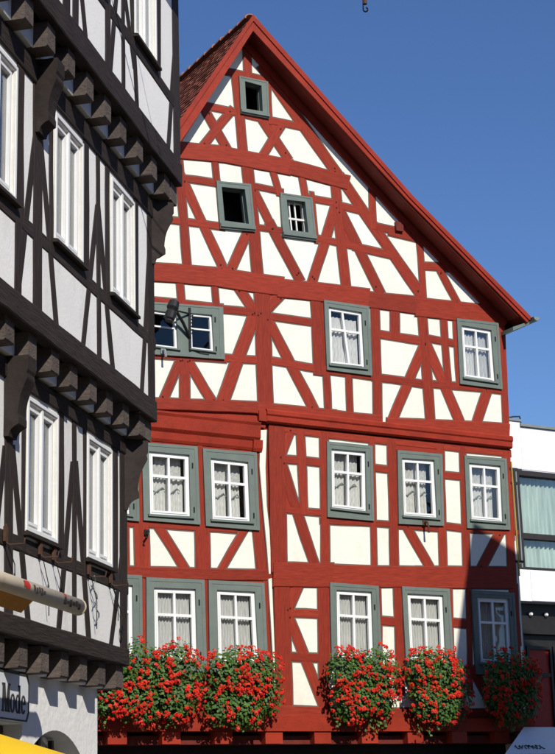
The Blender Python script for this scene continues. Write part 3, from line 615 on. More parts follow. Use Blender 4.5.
# body behind the front: dark rooms, side walls
mb = MB(); prof = [(UL+.2, 3.0), (UR-.2, 3.0), (UR-.2, 11.7), (3.05, 13.6), (-.6, 16.8), (-2.24, 14.1), (UL+.2, 10.8)]
mb.prism([RED.p(u, v, -.75) for u, v in prof], RED.n*-11.0); fixn(mb.build('interior', 'interior', house))
for u0, u1 in ((UL, UL+.18), (UR-.18, UR)):
    mb = MB(); mb.rect(RED, u0, u1, 0, 10.85 if u0 < 0 else 11.75, -11.8, -.101 if u0 < 0 else -.101); fixn(mb.build('side_wall', 'cream_plaster', house))

# bent strip of white plaster between the two halves of the lower front
sl_ = [(-0.386, 8.833), (-0.429, 8.137), (-0.364, 7.166), (-0.313, 6.518), (-0.289, 6.066), (-0.303, 5.971), (-0.254, 4.590), (-0.230, 3.899)]
sr_ = [(-0.214, 8.849), (-0.264, 8.101), (-0.259, 7.368), (-0.176, 6.526), (-0.168, 6.086), (-0.193, 5.990), (-0.173, 4.592), (-0.163, 3.893)]
for nm, ins, o1, m_ in (('strip_edge', 0.0, .024, 'painted_line'), ('plaster_strip', .02, .028, 'cream_plaster')):
    mb = MB()
    for i in range(len(sl_)-1):
        if i == 4: continue
        mb.quad(RED, [(sl_[i][0]+ins, sl_[i][1]), (sr_[i][0]-ins, sr_[i][1]), (sr_[i+1][0]-ins, sr_[i+1][1]), (sl_[i+1][0]+ins, sl_[i+1][1])], OC-.05, OC+o1)
    fixn(mb.build(nm, m_, house))
# ---- windows of the red house
def red_window(W, off, kind, o, inners, parent, k):
    mb = MB(); rg = random.Random(k*7+3)
    if kind == 'double':
        # one wide casing with two lights
        a, b = inners; n_ = 0.03
        mid = [bil(o, 0.52, 0), bil(o, 0.52, 1)]
        qs = [[o[0], bil(o, 0.5, 0), bil(o, 0.5, 1), o[3]], [bil(o, 0.5, 0), o[1], o[2], bil(o, 0.5, 1)]]
        for qo, qi in zip(qs, inners): ring(mb, W, qo, qi, off-0.09, off+0.045)
    else:
        ring(mb, W, o, inners[0], off-0.09, off+0.045)
    # raised outer fillet of the casing
    oo = sub(o, -0.006, 1.006, -0.004, 1.004); oi = sub(o, 0.05, 0.95, 0.035, 0.965); ring(mb, W, oo, oi, off+0.0, off+0.052)
    win = fixn(mb.build('window', 'green_casing', parent))
    if kind in ('attic', 'grille'):
        # empty attic opening: deep reveal, dark inside
        q = inners[0]; rv = MB(); q2 = sub(q, -0.02, 1.02, -0.02, 1.02); q3 = sub(q, 0.02, 0.98, 0.02, 0.98)
        ring(rv, W, q2, q3, off-0.16, off-0.085); fixn(rv.build('reveal', 'green_casing' if kind == 'attic' else 'weathered_white', win))
        if kind == 'grille':
            gb = MB()
            for s in (0.26, 0.56): gb.quad(W, sub(q, s-.035, s+.035, 0, 1), off-0.10, off-0.07)
            gb.quad(W, sub(q, 0, 1, 0.52, 0.58), off-0.11, off-0.065); fixn(gb.build('grille', 'weathered_white', win))
        sb = MB(); e = sub(o, 0.0, 1.0, 0.9, 0.97); sb.quad(W, e, off+0.046, off+0.085); fixn(sb.build('sill', 'green_casing', win))
        return
    for n_, q in enumerate(inners):
        sk = 0.0
        inn = sash(W, q, off-0.012, win, fr=0.10 if kind != 'open' else 0.085, skew=0.16 if kind == 'open' else 0, split=0.36 if kind != 'double' else 0.40, mull=0.034, cols=2 if kind != 'double' else 1)
        # sill below the casement
        sb = MB(); sb.quad(W, [bil(q, -0.06, 1.0), bil(q, 1.08, 1.0), bil(q, 1.08, 1.035), bil(q, -0.06, 1.035)], off-0.02, off+0.085); fixn(sb.build('sill', 'green_casing', win))
        if kind in ('cafe', 'plain', 'open'):
            top = {'cafe': 0.30, 'plain': 0.05, 'open': 0.08}[kind]
            g0 = rg.uniform(0.84, 0.98) if kind == 'cafe' else 1.0
            lf = rg.random() < 0.25
            c0, c1 = (0.0, g0) if not lf else (1-g0, 1.0)
            curtain(W, sub(inn, c0-.03, 0.45, top, 1.03), off-0.10, 'lace', win, 4, 0.024, rg.uniform(0, 6))
            curtain(W, sub(inn, 0.47, c1+.03, top+0.01, 1.03), off-0.11, 'lace' if kind != 'plain' else 'lace_grey', win, 4, 0.026, rg.uniform(0, 6))
            if kind == 'cafe':
                # swags of lace gathered at half height and a short top strip
                for a, b in ((0.02, 0.45), (0.50, 0.9)):
                    mbk = MB(); pts = [W.p(*bil(inn, a+(b-a)*t, 0.60+0.05*math.sin(math.pi*t*2)), off-0.075) for t in (0, .25, .5, .75, 1)]; mbk.tube(pts, [0.006, 0.013, 0.017, 0.013, 0.006], 6); mbk.build('curtain_tie', 'zinc', win)
                curtain(W, sub(inn, 0.02, 0.98, -0.03, 0.30), off-0.15, 'lace_grey', win, 7, 0.012)
        elif kind == 'full':
            curtain(W, sub(inn, -.03, 0.50, -0.02, 1.03), off-0.10, 'lace_grey', win, 6, 0.022, rg.uniform(0, 6))
            curtain(W, sub(inn, 0.50, 1.03, -0.02, 1.03), off-0.11, 'lace_grey', win, 6, 0.022, rg.uniform(0, 6))
    # iron hinges on the casing
    for s, t in ((0.90, 0.25), (0.90, 0.82)):
        hb = MB(); u, v = bil(o, s, t); hb.rect(W, u-.012, u+.012, v-.05, v+.05, off+0.046, off+0.06); fixn(hb.build('hinge', 'black_iron', win))
kk = 0
for W_, off_, L_ in ((RED, 0, WA), (RED, OB, WB), (RED, OC, WC)):
    for kind, o, inn in L_:
        kk += 1; red_window(W_, off_, kind, o, inn, house, kk)

# ---- roof
VR = [(-.607, 17.277), (3.052, 14.026), (5.80, 11.885), (5.97, 11.75)]     # right slope, top surface at the verge
VL = [(-.607, 17.277), (-2.243, 14.685), (-4.0, 11.90), (-4.95, 10.75)]
OVH, BACK = 0.45, -11.8
def offs(line, d):      # polyline shifted by d along its left normal (u,v)
    out = []
    for i, p in enumerate(line):
        a = Vector(line[max(i-1, 0)]); b = Vector(line[min(i+1, len(line)-1)]); t = (b-a).normalized(); nrm = Vector((-t.y, t.x)); out.append(tuple(Vector(p)+nrm*d))
    return out
rm = MB()
for line, sg in ((VR, 1), (VL, -1)):
    lo = offs(line, -0.10*sg); lo[0] = (-.607, 17.277-.145); hi = offs(line, -0.03*sg); hi[0] = (-.607, 17.277-.04)
    for i in range(len(line)-1): rm.quad(RED, [hi[i], hi[i+1], lo[i+1], lo[i]], BACK, OVH-.005)
roof = fixn(rm.build('roof', 'soffit_red', house))
# tiles, laid in overlapping courses; a few hundred of them are in view, all smaller than can be picked apart
def tiles(line, sg, o_a, o_b):
    tb = MB(); rg = random.Random(5); course, tw = 0.165, 0.175
    seg = []; L = 0
    for a, b in zip(line[:-1], line[1:]):
        a, b = Vector(a), Vector(b); l = (b-a).length; seg.append((L, L+l, a, b)); L += l
    def at(s):
        for s0, s1, a, b in seg:
            if s <= s1+1e-6: t = (b-a).normalized(); return a+(b-a)*((s-s0)/(s1-s0)), t
        s0, s1, a, b = seg[-1]; t = (b-a).normalized(); return b+t*(s-s1), t
    nc = int(L/course); nw = int((o_b-o_a)/tw)
    for i in range(nc):
        s = i*course
        p0, t0 = at(s); p1, t1 = at(s+course*1.35); n0 = Vector((-t0.y, t0.x))*sg; n1 = Vector((-t1.y, t1.x))*sg
        for j in range(nw):
            o0 = o_a+(j+0.5*(i % 2))*tw+0.006; o1 = o0+tw-0.012
            if o1 > o_b: o1 = o_b
            if o1-o0 < 0.02: continue
            e = rg.uniform(-.006, .006); r1 = 0.036+rg.uniform(-.006, .008); sl_ = rg.uniform(-.012, .012)
            A = p0+n0*0.004; B = p1+t1*sl_+n1*r1; C = p1+t1*sl_+n1*(r1-0.022); 
            om = (o0+o1)/2; D_ = p1+t1*(sl_+0.025)+n1*r1
            tb.add([RED.p(A.x, A.y, o0), RED.p(A.x, A.y, o1), RED.p(B.x, B.y, o1), RED.p(D_.x, D_.y, om), RED.p(B.x, B.y, o0), RED.p(C.x, C.y, o0), RED.p(C.x, C.y, o1)],
                   [(0, 1, 2, 3, 4), (4, 3, 2, 6, 5), (0, 4, 5), (1, 6, 2)])
    o = tb.build('roof_tiles', 'tile', roof); return tag(o, kind='stuff')
tiles(VL, -1, BACK, OVH+.0); tiles(VR, 1, BACK, OVH+.0)
# ridge tiles, one by one
def ridge_mesh():
    vs = []; fs = []; n = 8
    for i, (o, r) in enumerate(((0.0, 0.135), (0.40, 0.115))):
        for k in range(n+1):
            a = math.pi*k/n; vs.append(RED.u*(-math.cos(a)*r*1.1)+RED.n*(-o)+Vector((0, 0, math.sin(a)*r*0.9-0.03)))
        for k in range(n+1):
            a = math.pi*k/n; r2 = r-0.022; vs.append(RED.u*(-math.cos(a)*r2*1.1)+RED.n*(-o)+Vector((0, 0, math.sin(a)*r2*0.9-0.03)))
    m_ = n+1
    for k in range(n):
        fs += [(k, k+1, 2*m_+k+1, 2*m_+k), (m_+k+1, m_+k, 3*m_+k, 3*m_+k+1), (k+1, k, m_+k, m_+k+1), (2*m_+k, 2*m_+k+1, 3*m_+k+1, 3*m_+k)]
    me = bpy.data.meshes.new('ridge_tile'); me.from_pydata([tuple(v) for v in vs], [], fs); me.materials.append(MATS['ridge_tile']); me.update(); return me
rme = ridge_mesh()
for k in range(33):
    o = bpy.data.objects.new('ridge_tile', rme); COL.objects.link(o); o.parent = roof; o.location = RED.p(-.607+random.uniform(-.012, .012), 17.285+random.uniform(0, .015), OVH-0.02-k*0.365)-wpos(roof)
# barge boards and soffit boards
for line, sg, nm in ((VR, 1, 'barge_board'), (VL, -1, 'barge_board')):
    top = offs(line, 0.0); bot = offs(line, -(0.13 if sg > 0 else 0.215)*sg); bot[0] = (-.607, 17.277-.30); mb = MB()
    for i in range(len(line)-1): mb.quad(RED, [top[i], top[i+1], bot[i+1], bot[i]], OVH-.002, OVH+.035)
    b = fixn(mb.build(nm, 'red_plain', roof))
    t2 = offs(line, 0.035*sg); t2[0] = (-.607, 17.277+.05); b2 = offs(line, -0.06*sg); b2[0] = (-.607, 17.277-.09); mb = MB()
    for i in range(len(line)-1): mb.quad(RED, [t2[i], t2[i+1], b2[i+1], b2[i]], OVH+.0, OVH+.06)
    fixn(mb.build('cover_strip', 'red_plain', b))
    for j, (oa, ob) in enumerate(((0.012, .135), (.15, .275), (.29, .44))):
        u_ = offs(line, -0.104*sg); l_ = offs(line, -(0.135+0.012*j)*sg); u_[0] = (-.607, 17.277-.15); l_[0] = (-.607, 17.277-.2-.014*j); mb = MB()
        for i in range(len(line)-2): mb.quad(RED, [u_[i], u_[i+1], l_[i+1], l_[i]], oa, ob)
        fixn(mb.build('soffit_board', 'soffit_red', roof))
    # wall-plate rafter against the gable
    u_ = offs(line, -0.15*sg); l_ = offs(line, -0.30*sg); u_[0] = (-.607, 17.277-.21); l_[0] = (-.607, 17.277-.42); mb = MB()
    for i in range(len(line)-2): mb.quad(RED, [u_[i], u_[i+1], l_[i+1], l_[i]], -.06, .05)
    fixn(mb.build('verge_rafter', 'red_plain', roof))
# eaves boxes, purlin ends and gutters
for ue, ve, uw, sg in ((6.0, 11.70, UR, 1), (-4.93, 10.74, UL, -1)):
    mb = MB(); mb.prism([RED.p(uw-.02*sg, ve-.26, OVH-.02), RED.p(ue-.01*sg, ve-.06, OVH-.02), RED.p(ue-.01*sg, ve-.0, OVH-.02), RED.p(uw-.02*sg, ve-.18, OVH-.02)], RED.n*(BACK-OVH)); fixn(mb.build('eaves_box', 'green_casing', roof))
    gt = MB(); vs = []; n = 8
    for o in (OVH+.12, BACK):
        for r_ in (0.085, 0.075):
            for k in range(n+1):
                a = math.pi*k/n; vs.append(RED.p(ue+sg*.09-math.cos(a)*r_, ve+.07-math.sin(a)*r_, o))
    m_ = n+1; fs = []
    for k in range(n): fs += [(k, k+1, 2*m_+k+1, 2*m_+k), (m_+k, m_+k+1, 3*m_+k+1, 3*m_+k), (k, k+1, m_+k+1, m_+k)]
    fs += [tuple(range(0, m_))]
    gt.add(vs, fs); fixn(gt.build('gutter', 'zinc', roof))
for u, v in ((3.02, 13.50),):
    mb = MB(); mb.rect(RED, u-.09, u+.09, v-.1, v+.1, -.05, .075); fixn(mb.build('purlin_end', 'soffit_red', roof))
mb = MB(); mb.tube([RED.p(4.72, 12.74, .2), RED.p(4.74, 12.86, .2), RED.p(4.86, 12.93, .2)], 0.012); mb.build('snow_hook', 'black_iron', roof)

# ---- things fixed to the red house
lamp = thing('floodlight', 'black iron floodlight on a bracket across the small double window', 'floodlight', RED.p(-1.915, 10.6, 0.05))
mb = MB(); mb.rect(RED, -1.945, -1.90, 10.2, 11.05, .046, .075); fixn(mb.build('wall_bar', 'black_iron', lamp))
hd = RED.p(-2.42, 10.87, .32)
mb = MB(); mb.tube([RED.p(-1.92, 10.93, .06), RED.p(-2.2, 10.90, .2), hd], 0.018); mb.build('arm', 'black_iron', lamp); mb = MB(); mb.tube([RED.p(-1.92, 10.45, .06), RED.p(-2.12, 10.7, .17), RED.p(-2.28, 10.86, .24)], 0.03); mb.build('strut', 'black_iron', lamp)
for k in range(5): mb = MB(); mb.tube([RED.p(-1.92, 10.6+.07*k, .06), RED.p(-1.86, 10.62+.07*k, .09)], 0.012); mb.build('tooth', 'black_iron', lamp)
mb = MB(); mb.tube([RED.p(-1.90, 10.24, .07), RED.p(-1.7, 10.2, .08), RED.p(-1.52, 10.19, .07)], 0.01); mb.build('cable', 'black_iron', lamp)
mb = MB(); dirv = Vector((-.25, -.2, -1)).normalized()
mb.tube([hd-dirv*.20, hd-dirv*.17, hd-dirv*.04, hd+dirv*.02, hd+dirv*.06, hd+dirv*.2, hd+dirv*.24], [.06, .10, .115, .085, .105, .10, .07], 12); h = mb.build('lamp_head', 'black_iron', lamp)
mb = MB(); mb.tube([hd+dirv*.235, hd+dirv*.25], .075, 12); mb.build('lens', 'dark_frame', h)
def peg(u, v, off, label, m='rusty_iron', d=(0.02, -.2)):
    o = thing('iron_peg', label, 'iron peg', RED.p(u, v, off)); mb = MB()
    mb.tube([RED.p(u, v, off-.05), RED.p(u, v, off+.12), RED.p(u+d[0], v+d[1]*.5, off+.15), RED.p(u+d[0], v+d[1], off+.15)], [.022, .02, .02, .026]); mb.build('shaft', m, o)
    mb = MB(); mb.rect(RED, u-.04, u+.04, v-.05, v+.05, off+.005, off+.03); fixn(mb.build('plate', m, o))
peg(-2.80, 6.70, OC+.02, 'bent black iron hook below the window beside the dark bracket', 'black_iron', (-.06, -.12))
peg(3.28, 7.25, OB+.045, 'rusty iron peg under the middle sash window of the upper row', 'rusty_iron', (0, -.22))
peg(-2.50, 10.12, .045, 'small grey iron peg under the small double window', 'zinc', (0, -.14))
# drain and cable on the right corner
dp = thing('downpipe', 'thin pale downpipe and yellow cable on the right corner of red house', 'pipe', RED.p(5.68, 0, -.2))
mb = MB(); mb.tube([RED.p(5.70, 8.3, -.2), RED.p(5.70, 0, -.2)], .035); mb.build('pipe', 'zinc', dp)
mb = MB(); mb.tube([RED.p(5.60, 8.7, -.02), RED.p(5.605, 7.6, -.01), RED.p(5.61, 6.3, -.02)], .016); mb.build('cable', 'cable_yellow', dp)
for v in (8.25, 8.55, 6.6):
    mb = MB(); mb.rect(RED, 5.55, 5.76, v-.025, v+.025, -.24, -.02); fixn(mb.build('clamp', 'dark_frame', dp))

# ---- geranium boxes
def geranium(u0, u1, vt, vb, label, seed, off=0.06):
    rg = random.Random(seed); uc = (u0+u1)/2; hw = (u1-u0)/2; vc = vb+(vt-vb)*0.52; hv = (vt-vb)/2; dep = 0.50
    o = thing('geranium_box', label, 'flower box', RED.p(uc, vb, off), 'geranium boxes below the lower windows')
    mb = MB(); mb.rect(RED, u0+.22, u1-.22, vc-.32, vc-.10, off, off+.24); fixn(mb.build('planter', 'planter', o))
    lobes = []
    nl = max(5, int((u1-u0)*4.2))
    for k in range(nl):
        a = (k+.5)/nl; x = u0+.26+(u1-u0-.52)*a+rg.uniform(-.08, .08)
        hgt = math.sqrt(max(.08, 1-(abs(a-.5)*1.55)**2.4))
        lobes.append((x, vc+.24*hgt+rg.uniform(-.08, .1), off+.28+rg.uniform(-.05, .06), .34, .40*(.75+.25*hgt), .27))
        lobes.append((x+rg.uniform(-.1, .1), vc-.26*hgt+rg.uniform(-.14, .05), off+.26, .31, .42*(.7+.3*hgt), .25))
    lobes = [(max(u0+.26, min(u1-.26, x)), y, z, a_, b_, c_) for x, y, z, a_, b_, c_ in lobes]
    def inside(x, y, z, sc=1.0):
        return any(((x-l[0])/l[3])**2+((y-l[1])/l[4])**2+((z-l[2])/l[5])**2 < sc for l in lobes)
    V = []; F = []; MI = []
    def leaf(P, nrm, s, mi):
        t = nrm.orthogonal().normalized(); t.rotate(Matrix.Rotation(rg.uniform(0, 6.28), 3, nrm)); b = nrm.cross(t); i0 = len(V); up_ = nrm*(s*.22)
        for a, rr in ((0, .35), (1.05, 1), (2.1, 1.0), (3.14, .9), (4.2, 1.0), (5.24, 1)): V.append(P+t*(math.cos(a)*s*rr)+b*(math.sin(a)*s*rr)+up_*(rr > .5)*rg.uniform(.2, 1))
        F.append((i0, i0+1, i0+2, i0+3)); F.append((i0, i0+3, i0+4, i0+5)); MI.extend((mi, mi))
    nleaf = int(5200*(u1-u0)*(vt-vb)/2.0)
    BL = []
    for k in range(nleaf):
        l = rg.choice(lobes); d = Vector((rg.gauss(0, 1), rg.gauss(0, 1), rg.gauss(.45, 1))).normalized(); r = rg.uniform(.55, 1.08)
        x, y, z = l[0]+d.x*l[3]*r, l[1]+d.y*l[4]*r, l[2]+d.z*l[5]*r
        if z < off+.02: continue
        if r < .9 and inside(x, y, z, .5) and rg.random() < .7: continue
        nrm = (RED.u*d.x+Vector((0, 0, d.y*.7+.45))+RED.n*(d.z+.4)).normalized()
        leaf(RED.p(x, y, z), nrm, rg.uniform(.020, .036), 0 if rg.random() < .65 else 1)
    # trailing stems at the lower edge
    for k in range(int(5*(u1-u0))):
        x = rg.uniform(u0+.15, u1-.15); y0 = vb+rg.uniform(.1, .35); ln = rg.uniform(.15, .4)
        for j in range(9): leaf(RED.p(x+rg.uniform(-.05, .05), y0-ln*j/9, off+.2+rg.uniform(-.1, .12)), (RED.n+Vector((rg.uniform(-.5, .5), 0, .4))).normalized(), rg.uniform(.02, .036), rg.randint(0, 1))
    fo = mesh('foliage', V, F, 'leaf', o, mats=['leaf', 'leaf_light'], fm=MI); tag(fo, kind='stuff')
    V2 = []; F2 = []; M2 = []
    pts = []; tries = 0; want = int(185*(u1-u0)*(vt-vb)/2.0)
    while len(pts) < want and tries < 40000:
        tries += 1
        l = rg.choice(lobes); d = Vector((rg.gauss(0, 1), rg.gauss(0, 1), rg.gauss(.6, 1))).normalized(); r = rg.uniform(1.02, 1.15)
        x, y, z = l[0]+d.x*l[3]*r, l[1]+d.y*l[4]*r, l[2]+d.z*l[5]*r
        if pts and rg.random() < .55:       # new heads open beside older ones
            p_ = rg.choice(pts); x, y, z = p_[0]+rg.gauss(0, .05), p_[1]+rg.gauss(0, .05), p_[2]+rg.gauss(0, .03)
        if z < off+.08 or inside(x, y, z, 1.0) or d.z < -.25 or not inside(x, y, z, 1.42): continue
        if any((x-a)**2+(y-b)**2+(z-c_)**2 < .046**2 for a, b, c_ in pts): continue
        pts.append((x, y, z))
        C = RED.p(x, y, z); ax = (RED.u*d.x*.6+Vector((0, 0, d.y*.5+.5))+RED.n*(d.z+.5)).normalized(); R_ = rg.choice((.018, .024, .030, .034, .038, .044)); mi = 0 if rg.random() < .8 else 1
        for q in range(18):
            dv = Vector((rg.gauss(0, 1), rg.gauss(0, 1), rg.gauss(0, 1))).normalized()
            if dv.dot(ax) < -.2: dv = -dv
            P = C+dv*R_*rg.uniform(.7, 1.0); nn = (dv+ax*.4).normalized(); t = nn.orthogonal().normalized(); t.rotate(Matrix.Rotation(rg.uniform(0, 6.28), 3, nn)); b = nn.cross(t); s = R_*rg.uniform(.42, .62); i0 = len(V2)
            V2 += [P+t*s, P+b*s*.8+nn*s*.25, P-t*s, P-b*s*.8+nn*s*.25]; F2.append((i0, i0+1, i0+2, i0+3)); M2.append(mi)
    bl = mesh('blossoms', V2, F2, 'bloom', o, mats=['bloom', 'bloom_pink'], fm=M2); tag(bl, kind='stuff')
geranium(-4.05, -1.80, 4.66, 3.30, 'wide red geranium box nearest the dark timbered house, under two windows', 11)
geranium(-1.86, -0.34, 4.68, 3.22, 'bushy red geranium box left of the white plaster strip', 12)
geranium(0.70, 2.22, 4.82, 3.24, 'round red geranium box in the middle, right of the white plaster strip', 13)
geranium(2.46, 3.90, 4.84, 3.22, 'red geranium box at the edge of the shadow, second from the right', 14)
geranium(4.22, 5.70, 4.74, 3.28, 'shaded red geranium box at the right corner of the red house', 15)

# ================================================================ DARK TIMBERED HOUSE ON THE LEFT
lh = thing('dark_timbered_house', 'white house with dark brown timbers and jettied storeys at the left', 'house', LEFT.p(-3, 0, -1))
UN = -7.5          # near end, out of the picture
CU = {1: 0.0, 2: 0.25, 3: 0.51}; OF = {0: -.25, 1: 0.0, 2: .25, 3: .5}
ST = {1: dict(sill=(3.22, 3.40), rail=(3.97, 4.11), win=(4.17, 5.43), plate=(5.47, 5.646), joist=(2.98, 3.22)),
      2: dict(sill=(5.885, 6.12), rail=(6.72, 6.865), win=(6.90, 8.20), plate=(8.25, 8.486), joist=(5.65, 5.885)),
      3: dict(sill=(8.74, 9.02), rail=(9.63, 9.79), win=(9.82, 11.15), plate=(11.25, 11.5), joist=(8.49, 8.74))}
LW = {1: [(-2.93, -2.11), (-1.305, -.515)], 2: [(-4.70, -3.875), (-2.94, -2.135), (-1.288, -.48)], 3: [(-1.235, -.42), (-2.95, -2.2)]}
EXTRA = {1: [(-5.0, -4.2)], 2: [], 3: [(-4.75, -3.95)]}
ORIG = {1: L1, 2: L2, 3: L3}
for s in (1, 2, 3):
    d = ST[s]; off = OF[s]; cu = CU[s]; mem = []
    mem.append(('sill_beam', [(UN, d['sill'][1]), (UN, d['sill'][0]), (cu, d['sill'][0]), (cu, d['sill'][1])]))
    mem.append(('rail', [(UN, d['rail'][1]), (UN, d['rail'][0]), (cu-.02, d['rail'][0]), (cu-.02, d['rail'][1])]))
    mem.append(('sill_beam', [(UN, d['plate'][1]), (UN, d['plate'][0]), (cu, d['plate'][0]), (cu, d['plate'][1])]))
    lo, hi = d['sill'][1]-.05, d['plate'][0]+.05
    for nm, q in ORIG[s]:
        if nm in ('sill_beam', 'rail'): continue
        q = [list(p) for p in q]
        if nm == 'post':
            uc = (q[0][0]+q[1][0])/2; wd = q[1][0]-q[0][0]; ub = (q[2][0]+q[3][0])/2
            if uc > cu-.35: uc = ub = cu-wd/2
            top = hi; bot = lo if q[2][1] < d['rail'][0]-.2 else d['rail'][1]-.05
            q = [(uc-wd/2, top), (uc+wd/2, top), (ub+wd/2, bot), (ub-wd/2, bot)]
        mem.append((nm, q))
    for a, b in LW[s][:]+EXTRA[s]:
        if a < -3.6 or (s == 3 and a < -1.5):
            for u in (a-.10, b+.10): mem.append(('post', [(u-.08, hi), (u+.08, hi), (u+.08, lo), (u-.08, lo)]))
    for u in (-5.6, -6.6, UN+.12):
        mem.append(('post', [(u-.1, hi), (u+.1, hi), (u+.1, lo), (u-.1, lo)])); mem.append(('brace', [(u+.06, d['win'][0]+.6), (u-.06, d['win'][0]+.6), (u+.36, lo), (u+.48, lo)]))
    wins = [('w', [(a, d['win'][1]), (b, d['win'][1]), (b, d['win'][0]), (a, d['win'][0])], None) for a, b in LW[s]+EXTRA[s]]
    facade(LEFT, off, mem, wins, [(UN, lo+.02), (cu, lo+.02), (cu, hi), (UN, hi)], 'dark_timber', 'aged_plaster' if s == 1 else 'white_plaster', lh, border=0.0)
    # windows
    for i, (a, b) in enumerate(LW[s]+EXTRA[s]):
        v0, v1 = d['win']; mb = MB(); q = [(a, v1), (b, v1), (b, v0), (a, v0)]; qi = sub(q, .075, .925, .045, .955)
        ring(mb, LEFT, q, qi, off-.10, off+.012); win = fixn(mb.build('window', 'weathered_white', lh))
        mb = MB(); ring(mb, LEFT, sub(q, .02, .98, .012, .988), sub(q, .06, .94, .035, .965), off+.013, off+.024); fixn(mb.build('frame_moulding', 'white_paint', win))
        for (s0, s1) in ((.0, .49), (.51, 1.0)):
            inn = sash(LEFT, sub(qi, s0, s1, 0, 1), off-.03, win, 'pane_bright', fr=.17, split=None, cols=1, wm='white_paint')
            curtain(LEFT, sub(inn, -.05, 1.05, -.01, 1.02), off-.15, 'drape_white', win, 5, .03, i*2.1+s0*4)
        mb = MB(); mb.quad(LEFT, sub(qi, .47, .53, 0, 1), off-.05, off+.012); fixn(mb.build('mullion', 'white_paint', win))
        mb = MB(); mb.prism([LEFT.p(a-.03, v0-.035, off-.02), LEFT.p(a-.03, v0-.04, off+.065), LEFT.p(a-.03, v0-.01, off+.065), LEFT.p(a-.03, v0+.01, off-.02)], LEFT.u*(b-a+.06)); fixn(mb.build('sill', 'dark_timber', win))
    # jetty: joist ends with plaster blocks between them
    j0, j1 = d['joist']; sp = .532
    last = {1: -.15, 2: -.09, 3: .15}[s]
    k = 0; jme = None
    while last-k*sp > UN+.2:
        u = last-k*sp
        if jme is None:
            mb = MB(); ch = .0
            prof = [(-.45, j0), (-.055, j0), (-.04, j0+.015), (-.04, j1-.002), (-.45, j1-.002)]
            mb.prism([LEFT.u*-.10+LEFT.n*(o+off)+Vector((0, 0, v)) for o, v in prof], LEFT.u*.20)
            jo = fixn(mb.build('joist_end', 'grey_timber', None)); jme = jo.data; jo.parent = lh
            mb = MB(); mb.prism([LEFT.u*.101+LEFT.n*(o+off)+Vector((0, 0, v)) for o, v in [(-.42, j0+.006), (-.185, j0+.004), (-.178, j0+.02), (-.178, j1-.004), (-.42, j1-.004)]], LEFT.u*.330)
            bo = fixn(mb.build('plaster_block', 'joist_plaster', None)); bme = bo.data; bo.parent = lh
        else:
            jo = bpy.data.objects.new('joist_end', jme); COL.objects.link(jo); jo.parent = lh
            bo = bpy.data.objects.new('plaster_block', bme); COL.objects.link(bo); bo.parent = lh
        jo.location = LEFT.p(u, random.uniform(-.004, .004), random.uniform(-.012, .006))-wpos(lh); bo.location = LEFT.p(u-.532+random.uniform(-.0005, .0005), 0, random.uniform(-.004, .004))-wpos(lh); k += 1
    mb = MB(); mb.rect(LEFT, last+.14, cu+.02, j0+.02, j1-.002, off-.4, off-.05); fixn(mb.build('corner_block', 'grey_timber', lh))
    # dark rooms behind
    mb = MB(); mb.rect(LEFT, UN+.02, cu-.04, d['joist'][0]+.03, d['plate'][1], off-5.0, off-.62); fixn(mb.build('interior', 'interior', lh))
    mb = MB(); mb.rect(LEFT, cu-.2, cu-.004, d['joist'][1], d['plate'][1], off-5.0, off-.11); fixn(mb.build('end_wall', 'white_plaster', lh))
# curved brackets below the jetties
def bracket(org, outv, sidev, vt, hgt, dep, wd):
    pr = [(-.06, 0), (dep, 0), (dep, -.13), (dep*.93, -.16), (dep*.97, -.20)]
    for k in range(7): t = k/6; pr.append((dep*(.95-.42*t-.10*math.sin(math.pi*t)), -.22-(hgt*.42)*t))
    pr += [(dep*.58, -.24-hgt*.44), (dep*.58, -.30-hgt*.44)]
    for k in range(1, 6): t = k/5; pr.append((dep*(.52-.42*t-.12*math.sin(math.pi*t)), -.30-hgt*.44-(hgt*.56-.3)*t))
    pr += [(-.06, -hgt)]
    mb = MB(); base = org-sidev*(wd/2)+Vector((0, 0, vt)); mb.prism([base+outv*o+Vector((0, 0, v)) for o, v in pr], sidev*wd); return fixn(mb.build('bracket', 'bracket_timber', lh))
for s, uu in ((2, -3.34), (1, -3.34)):
    bracket(LEFT.p(uu, 0, OF[s]+.03), LEFT.n, LEFT.u, ST[s+1]['joist'][0]-.003, .72, .19, .19)
for s in (1, 2):
    dg = (LEFT.n+LEFT.u).normalized(); sd = (LEFT.u-LEFT.n).normalized()
    bracket(LEFT.p(CU[s]-.03, 0, OF[s]-.03), dg, sd, ST[s+1]['joist'][0]-.003, .78, .27, .15)
# ground-floor wall with a segmental arched window and a shop window
GO = -.25; v_top = 3.0; cu0 = -.22
def arch(uc, hw, vs_, rise, n=14):
    r = (hw*hw+rise*rise)/(2*rise); cy = vs_+rise-r; a0 = math.asin(hw/r)
    return [(uc+r*math.sin(a0-2*a0*k/n), cy+r*math.cos(a0-2*a0*k/n)) for k in range(n+1)]      # right to left
ar = arch(-1.40, .74, 2.26, .255)
outline = [(UN, 0), (UN, v_top), (cu0, v_top), (cu0, 0), (-.66, 0), (-.66, ar[0][1])]+ar+[(-2.14, 0), (-2.28, 0), (-2.28, 2.53), (-5.2, 2.53), (-5.2, 0)]
bm = bmesh.new(); f = bm.faces.new([bm.verts.new(LEFT.p(u, v, GO)-wpos(lh)) for u, v in outline]); r_ = bmesh.ops.extrude_face_region(bm, geom=[f])
bmesh.ops.translate(bm, verts=[e for e in r_['geom'] if isinstance(e, bmesh.types.BMVert)], vec=-LEFT.n*.35); bmesh.ops.recalc_face_normals(bm, faces=bm.faces)
me = bpy.data.meshes.new('shop_wall'); bm.to_mesh(me); bm.free(); me.materials.append(MATS['shop_plaster']); o = bpy.data.objects.new('shop_wall', me); COL.objects.link(o); o.parent = lh
